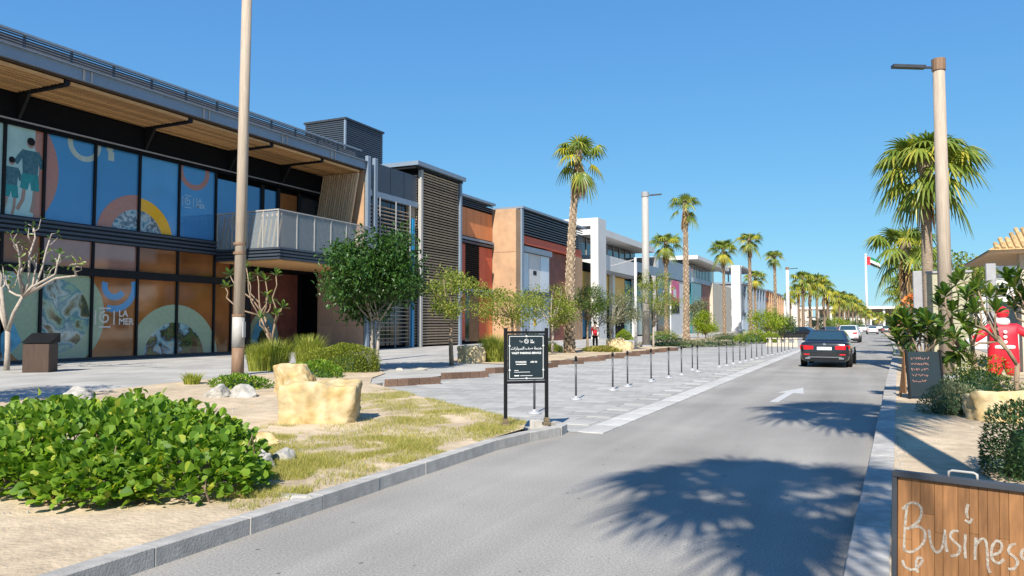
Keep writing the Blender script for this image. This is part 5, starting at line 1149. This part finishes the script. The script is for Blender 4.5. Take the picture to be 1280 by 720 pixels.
xx, _ = onY(1279, 420, 33); car((xx+.3, 33, .14), R(-70), 'black car parked behind the red suit figure', 'carblack', 'suv', 4.8, 1.95, 1.8)
# ================================================================== FRANGIPANI SHRUBS
plv = []
for k in range(3):
    m_ = MB(); L = .34; w_ = .066; pr = [(0, .06), (.2, .35), (.45, .8), (.7, 1), (.88, .72), (1, .05)]
    for sgn in (-1, 1):
        b = len(m_.v); dz = lambda t_: -(t_**2)*L*(.05+.16*k)
        m_.v += [(t_*L, sgn*ww*w_, ww*w_*.3+dz(t_)) for t_, ww in pr]+[(t_*L, 0, dz(t_)) for t_, ww in pr]
        for i in range(5): m_.f.append((b+i, b+i+1, b+7+i, b+6+i))
    plv.append(m_.mesh('leaf', M['leaf_plum'], True))
def rosette(parent, p, ax, n, s, maxobj=True):
    ax = ax.normalized(); e1 = ax.orthogonal().normalized(); e2 = ax.cross(e1)
    for i in range(n):
        a_ = i*2.39996; el = R(20+60*(i/n))*random.uniform(.8, 1.15); o = e1*math.cos(a_)+e2*math.sin(a_); X_ = (o*math.cos(el)+ax*math.sin(el)).normalized()
        Y_ = ax.cross(X_)
        if Y_.length < .05: Y_ = X_.orthogonal()
        Y_.normalize(); Z_ = X_.cross(Y_); rot = Matrix((X_, Y_, Z_)).transposed()
        inst('leaf', plv[i % 3], parent, p+ax*(i/n)*.07, rot.to_euler(), s*random.uniform(.75, 1.15))
def frangipani(loc, tips, base_h, r, label, leaves=14, s=1.0, bm_='palebark', seed=1, ls=1.0, name='frangipani'):
    random.seed(seed); t_ = thing(name, loc, label, 'shrub'); m_ = MB(); fork = Vector((0, 0, base_h))
    m_.tube([(0, 0, -.1), fork*.5+rv()*.03, fork], [r, r*.9, r*.85], 8)
    groups = {}
    for tp in tips: groups.setdefault(round(math.atan2(tp[1], tp[0])/1.6), []).append(Vector(tp))
    for g_ in groups.values():
        c_ = sum(g_, Vector())/len(g_); midf = fork.lerp(c_, .5)+Vector((0, 0, -.05)); m_.tube([fork-Vector((0, 0, .05)), fork.lerp(midf, .5)+rv()*.05, midf], [r*.75, r*.65, r*.55], 7)
        for tp in g_:
            dl = (tp-midf).length; q = midf.lerp(tp, .6)+Vector((tp.x-midf.x, tp.y-midf.y, 0))*.22+rv()*.10*dl; q0 = midf.lerp(q, .5)+rv()*.10*dl; m_.tube([midf-Vector((0, 0, .02)), q0, q, q.lerp(tp, .6)+rv()*.05*dl, tp], [r*.5, r*.42, r*.36, r*.3, r*.26], 6)
            if leaves < 8:
                for _ in range(4): e_ = tp.lerp(q, random.uniform(0, .7)); m1_ = e_+(tp-q).normalized()*.15+rv()*.16; m2_ = m1_+(tp-q).normalized()*.18+rv()*.2; m_.tube([e_, m1_, m2_], [r*.2, r*.15, r*.1], 5); rosette(t_, m2_, m2_-m1_, 2, ls*.7)
            if leaves: rosette(t_, tp, (tp-q).normalized()+Vector((0, 0, .4)), random.randint(int(leaves*.7), leaves), ls)
    m_.build('branches', M[bm_ if leaves < 8 else 'bark'], t_, world=False, smooth=True); return t_
def tips_px(loc, pts, Y, jit=.35):
    out = []
    for px, py in pts:
        yy = Y+random.uniform(-jit, jit); x, z = onY(px, py, yy); out.append((x-loc[0], yy-loc[1], z-loc[2]))
    return out
random.seed(4)
l = (1.15, 19.4, .12); frangipani(l, tips_px(l, [(1122, 424), (1136, 412), (1150, 418), (1160, 408), (1170, 424), (1128, 434), (1143, 430), (1163, 432), (1152, 404), (1132, 402), (1118, 412)], 19.4), .5, .05, 'dark leafy frangipani bushing out above the black chalkboard', 20, seed=1)
l = (2.35, 20.6, .12); frangipani(l, tips_px(l, [(1182, 372), (1195, 358), (1208, 378), (1190, 392), (1205, 405), (1180, 408), (1195, 425), (1212, 420), (1178, 428), (1200, 440), (1216, 395), (1222, 370), (1175, 385), (1188, 445)], 20.6, .5), .7, .06, 'tall frangipani with layered leaf rosettes in front of the khaki wall', 19, seed=2)
l = (2.8, 18.2, .12); frangipani(l, tips_px(l, [(1205, 352), (1222, 362), (1238, 374), (1218, 392), (1228, 412), (1215, 432), (1245, 392), (1210, 372)], 18.2, .4), .8, .055, 'frangipani with pale trunk crossing in front of the red suit figure', 15, seed=3, ls=.9)
l = (4.0, 20.5, .12); frangipani(l, tips_px(l, [(1258, 372), (1270, 362), (1280, 378), (1292, 366), (1268, 388), (1286, 392), (1300, 380), (1262, 352), (1276, 348)], 20.5, .4), 1.0, .055, 'frangipani over the boulder with yellowish leaves against the kiosk', 17, seed=4)
g = G(8, 463, .1); l = (g.x, g.y, .1)
bt = frangipani(l, tips_px(l, [(5, 345), (28, 335), (45, 325), (62, 300), (42, 285), (75, 318), (95, 330), (-8, 300), (-30, 330), (20, 305), (12, 360), (60, 345)], g.y, .8), 1.4, .10, 'nearly bare white-barked frangipani by the menu stand', 3, seed=5, ls=.8)
g = Vector((-20.2, 21.9, .12)); l = tuple(g)
frangipani(l, tips_px(l, [(288, 345), (282, 360), (308, 335), (322, 345), (332, 352), (345, 345), (338, 380), (345, 395), (352, 385), (325, 400), (333, 372), (312, 352)], g.y, .5), .9, .07, 'frangipani with twisting bare limbs and leaf tufts behind the thick lamp post', 11, seed=6, ls=.9)
shrub((1.42, 15.6, .12), .55, .55, .55, 'grey-green fine-leaved shrub next to the yellow verge boulder', 'leaf_greygreen', 2400, .05, 31)
shrub((1.95, 17.4, .12), .75, .6, .65, 'dark green low shrub behind the grey-green one', 'leaf_dark', 1600, .06, 32)
shrub((3.6, 18.4, .12), 1.1, .5, .45, 'low green shrub strip behind the yellow verge boulder', 'leaf_mid', 1500, .06, 33)
shrub((2.2, 19.0, .12), .7, .5, .95, 'yellow-green shrub under the tall frangipani', 'leaf_hedge', 1400, .07, 34)
hx = G(1250, 612, .12); shrub((1.72, 9.5, .12), .62, .6, .78, 'dark clipped verge hedge behind the timber sign', 'leaf_dark', 6500, .045, 35, 'clipped_hedge', .5, rough=.06)
shrub((3.1, 11.6, .12), .8, .6, .62, 'grey-green shrub beside the dark verge hedge', 'leaf_greygreen', 2200, .05, 36)
xx, zz = onY(1140, 388, 42); fo_ = shrub((xx, 42, .1), .75, .75, zz+.6, 'orange flowering shrub by the right kerb ahead', 'leaf_mid', 1200, .14, 37)
m_ = MB(); random.seed(3)
for i in range(700):
    v = rv(); v.z = abs(v.z); p = Vector((v.x*.82, v.y*.82, v.z*(zz+.65))); 
    if p.z < 1.3: continue
    leafq(m_, p, (v+rv()*.6).normalized(), rv(), .13, .12)
tag(m_.build('flowers', M['orangeflower'], fo_, world=False, fix=False), kind='stuff')
# ================================================================== RED SUIT FIGURE
g = Vector((3.55, 25.2, .12)); su = thing('red_suit_figure', g, 'puffy red suit display with white belt and round buttons standing behind the boulder', 'display figure', rz=.1)
add_skin('suit', [(0, 0, .92, .36, .26), (0, 0, 1.2, .33, .25), (0, 0, 1.45, .27, .2), (-.32, 0, 1.5, .13), (-.55, -.05, 1.28, .12), (-.78, -.1, 1.12, .11), (.32, 0, 1.5, .13), (.6, -.05, 1.3, .12), (.85, -.1, 1.08, .11), (-.19, 0, .7, .22), (-.22, 0, .12, .2), (.19, 0, .7, .22), (.22, 0, .12, .2)], [(0, 1), (1, 2), (2, 3), (3, 4), (4, 5), (2, 6), (6, 7), (7, 8), (0, 9), (9, 10), (0, 11), (11, 12)], 'redcloth', su)
bl = MB().lathe([(.30, 0), (.345, .02), (.345, .09), (.30, .11)], 22, (0, 0, 0)); bo = bl.build('belt', M['whitecloth'], su, world=False, smooth=True); bo.location = (0, 0, .90); bo.scale = (1.05, .84, 1)
for z in (1.1, 1.24, 1.38): MB().lathe([(.05, 0), (.045, .03), (.01, .045)], 12).build('button', M['whitecloth'], su, world=False).location = (0, -.25, z)
for o in su.children:
    if o.name.startswith('button'): o.rotation_euler = (R(90), 0, 0)
for s in (-1, 1):
    cf = MB().tube([(s*.82 if s > 0 else -.76, -.1, 1.10 if s > 0 else 1.14), (s*.93 if s > 0 else -.88, -.12, 1.0 if s > 0 else 1.06)], .115, 14).build('cuff', M['whitecloth'], su, world=False, smooth=True)
MB().lathe([(.05, 0), (.16, .03), (.19, .12), (.16, .2), (.06, .24)], 18, (0, 0, 1.55)).build('collar', M['whitecloth'], su, world=False, smooth=True)
MB().lathe([(.06, 0), (.15, .06), (.18, .16), (.15, .27), (.07, .33), (.01, .35)], 18, (0, 0, 1.76)).build('hood', M['redcloth'], su, world=False, smooth=True)
# ================================================================== BLACK CHALKBOARD
cb_ = thing('chalkboard', (1.14, 18.45, .12), 'black chalkboard easel with faded pink lettering and a brown side frame by the kerb', 'chalkboard', rz=.35)
bd_ = MB().prism([(-.33, -.12, .06), (.33, -.12, .06), (.33, .02, 1.0), (-.33, .02, 1.0)], (0, .03, 0)).build('board', M['signboard'], cb_, world=False); 
for s in (-1, 1):
    MB().bar((s*.35, -.13, 0), (s*.35, .02, 1.04), .04, .05, (0, 1, 0)).build('leg', M['black'], cb_, world=False); MB().bar((s*.35, .36, 0), (s*.35, .06, 1.04), .04, .05, (0, 1, 0)).build('rear_leg', M['polebase'], cb_, world=False)
MB().prism([(-.36, .0, .1), (-.36, .3, .1), (-.36, .1, 1.0), (-.36, .05, 1.0)], (-.02, 0, 0)).build('side_frame', M['boardwood'], cb_, world=False)
random.seed(12); sm = MB()
for r_ in range(5):
    z = .86-r_*.12; x = -.27
    while x < .12-.03*r_:
        w_ = random.uniform(.02, .06); yq = -.12+(z-.06)/.94*.14-.006; pts = [(x+w_*t_/4, yq, z+random.uniform(-.03, .03)) for t_ in range(5)]; sm.tube(pts, .006, 4); x += w_+.018
tag(sm.build('scribble', M['chalkpink'], cb_, world=False), kind='stuff')
# ================================================================== TIMBER A-BOARD in front ("Business...")
A = Vector((.088, 4.0, 0)); B = Vector((.803, 3.78, 0)); bang = math.atan2(B.y-A.y, B.x-A.x); BL = (B-A).length
ab = thing('timber_sign', (A.x, A.y, .12), 'timber plank sign board in a black frame with chalk handwriting by the kerb', 'sign', rz=bang)
tl_ = .10   # backward lean per metre
def bz(x, z, y=0): return (x, y+(z)*tl_, z)
TOP = .885
def bpart(name, mt, x0, x1, z0, z1, y0, y1, bw=.003):
    m_ = MB(); P8 = [bz(x, z, y) for z in (z0, z1) for y in (y0, y1) for x in (x0, x1)]; m_.v = P8
    m_.f = [(0, 2, 3, 1), (4, 5, 7, 6), (0, 1, 5, 4), (2, 6, 7, 3), (0, 4, 6, 2), (1, 3, 7, 5)]; o = m_.build(name, M[mt], ab, world=False)
    if bw: bev(o, bw)
    return o
fw = .028
bpart('frame_rail', 'darkmetal', 0, BL, TOP-fw, TOP, -.03, .02); bpart('frame_rail', 'darkmetal', 0, BL, .08, .08+fw, -.03, .02)
bpart('frame_stile', 'darkmetal', 0, fw*.8, .0, TOP-fw-.001, -.03, .02); bpart('frame_stile', 'darkmetal', BL-fw*.8, BL, .0, TOP-fw-.001, -.03, .02)
random.seed(9); x = fw*.8+.001; n_ = 0
while x < BL-fw-.01:
    w_ = random.choice((.035, .045, .055, .06)); x2 = min(x+w_, BL-fw*.8-.001); zj = .08+fw+.001
    cut = random.uniform(.3, .75) if n_ % 3 != 1 else TOP-fw-.001
    bpart('plank', 'boardwood', x, x2-.0012, zj, cut-.0008, -.012+random.uniform(0, .0015), .008, .0012)
    if cut < TOP-.1: bpart('plank', 'boardwood', x, x2-.0012, cut, TOP-fw-.0015, -.012+random.uniform(0, .0015), .008, .0012)
    x = x2; n_ += 1
for x_ in (.02, BL-.02): MB().bar((x_, .5, 0), (x_, .1, TOP-.02), .03, .03).build('rear_leg', M['darkmetal'], ab, world=False)
MB().tube([bz(.235, TOP-.002, -.005), bz(.237, TOP+.022, -.005), bz(.25, TOP+.028, -.005), bz(.335, TOP+.028, -.005), bz(.348, TOP+.022, -.005), bz(.35, TOP-.002, -.005)], .006, 8).build('handle', M['palegrey'], ab, world=False, smooth=True)
# chalk strokes, traced on the board plane
inv = Matrix.Rotation(-bang, 3, 'Z')
def on_board(px, py):
    o_ = inv @ (Vector((0, 0, EYE))-Vector((A.x, A.y, .12))); dd = inv @ ray(px, py); y0 = -.0142   # plane y - tl*z = y0
    t_ = (y0-(o_.y-tl_*o_.z))/(dd.y-tl_*dd.z); return o_+dd*t_
STK = [[(1134, 630), (1131, 660), (1130, 688)], [(1128, 637), (1137, 629), (1147, 630), (1152, 638), (1149, 650), (1140, 658), (1133, 661)], [(1136, 660), (1148, 658), (1156, 665), (1155, 677), (1146, 687), (1136, 690), (1129, 686)],
 [(1161, 662), (1164, 680), (1170, 690), (1177, 686), (1181, 668)], [(1181, 662), (1182, 680), (1184, 690)], [(1198, 664), (1191, 664), (1188, 671), (1194, 678), (1200, 684), (1197, 693), (1188, 695)], [(1207, 668), (1206, 685), (1207, 698)], [(1210, 630), (1208, 640), (1210, 648)], [(1206, 650), (1212, 653), (1215, 648)],
 [(1220, 672), (1219, 688), (1219, 700)], [(1219, 683), (1226, 674), (1232, 676), (1234, 690), (1235, 708), (1238, 716)], [(1240, 694), (1250, 690), (1252, 680), (1246, 676), (1240, 684), (1240, 698), (1248, 704), (1255, 699)], [(1270, 680), (1263, 682), (1261, 690), (1268, 696), (1272, 703), (1267, 711), (1260, 711)], [(1284, 686), (1278, 688), (1277, 696), (1284, 702), (1287, 709), (1281, 716)],
 [(1128, 700), (1132, 709), (1142, 712), (1150, 706), (1153, 699), (1148, 697), (1145, 704), (1147, 716)]]
for s_ in STK:
    P3 = [on_board(*p) for p in s_]; pts = []
    for i in range(len(P3)-1):      # smooth the stroke
        p0, p1, p2, p3 = P3[max(i-1, 0)], P3[i], P3[i+1], P3[min(i+2, len(P3)-1)]
        for t_ in (0, .25, .5, .75): pts.append(.5*((2*p1)+(p2-p0)*t_+(2*p0-5*p1+4*p2-p3)*t_*t_+(3*p1-p0-3*p2+p3)*t_**3))
    pts.append(P3[-1]); m_ = MB(); wd = .0058
    for i, p in enumerate(pts):
        dd = (pts[min(i+1, len(pts)-1)]-pts[max(i-1, 0)]); s = Vector((-dd.z, 0, dd.x)); s = s.normalized()*wd*random.uniform(.8, 1.15) if s.length > 1e-6 else Vector((wd, 0, 0)); m_.v += [tuple(p-s+Vector((0, -s.z*tl_, 0))), tuple(p+s+Vector((0, s.z*tl_, 0)))]
    for i in range(len(pts)-1): m_.f.append((2*i, 2*i+1, 2*i+3, 2*i+2))
    m_.build('chalk_stroke', M['chalk'], ab, world=False, fix=False)
# rubble strip between kerb and verge
random.seed(8); gv = MB()
for i in range(500):
    y = random.uniform(3, 12); x = rk(y)+.27+abs(random.gauss(0, .05)); r_ = random.uniform(.006, .02)
    n = len(gv.v); gv.v += [(x+r_*math.cos(a_), y+r_*math.sin(a_), .115) for a_ in (0, 2.1, 4.2)]+[(x, y, .12+r_)]; gv.f += [(n, n+1, n+3), (n+1, n+2, n+3), (n+2, n, n+3)]
tag(gv.build('gravel', M['grock']), 'loose gravel along the inside of the verge kerb', 'gravel', kind='stuff')

def pebbles(name, label, n, area, seed):
    random.seed(seed); m_ = MB(); k = 0
    while k < n:
        x, y = random.uniform(*area[0]), random.uniform(*area[1])
        if name == 'pebbles' and not inpoly(x, y, GARDEN): continue
        if name != 'pebbles' and x < rk(y)+.35: continue
        r_ = random.uniform(.006, .02)*(2 if random.random() < .06 else 1); a0 = random.uniform(0, 6.28); b = len(m_.v)
        m_.v += [(x+r_*math.cos(a0+a_)*random.uniform(.7, 1.2), y+r_*math.sin(a0+a_)*random.uniform(.7, 1.2), .1) for a_ in (0, 1.57, 3.14, 4.7)]+[(x, y, .13+r_*random.uniform(.3, .8))]; m_.f += [(b+i, b+(i+1) % 4, b+4) for i in range(4)]; k += 1
    tag(m_.build(name, M['grock' if seed % 2 else 'deadfrond']), label, 'pebbles', kind='stuff')
pebbles('pebbles', 'small pebbles scattered on the sand bed', 900, ((-14, -4.8), (2, 16)), 3)
pebbles('pebbles', 'dry leaf scraps scattered on the sand bed', 700, ((-12, -4.8), (2, 14)), 4)
pebbles('verge_pebbles', 'small pebbles scattered on the right verge', 500, ((.3, 4), (3, 20)), 5)
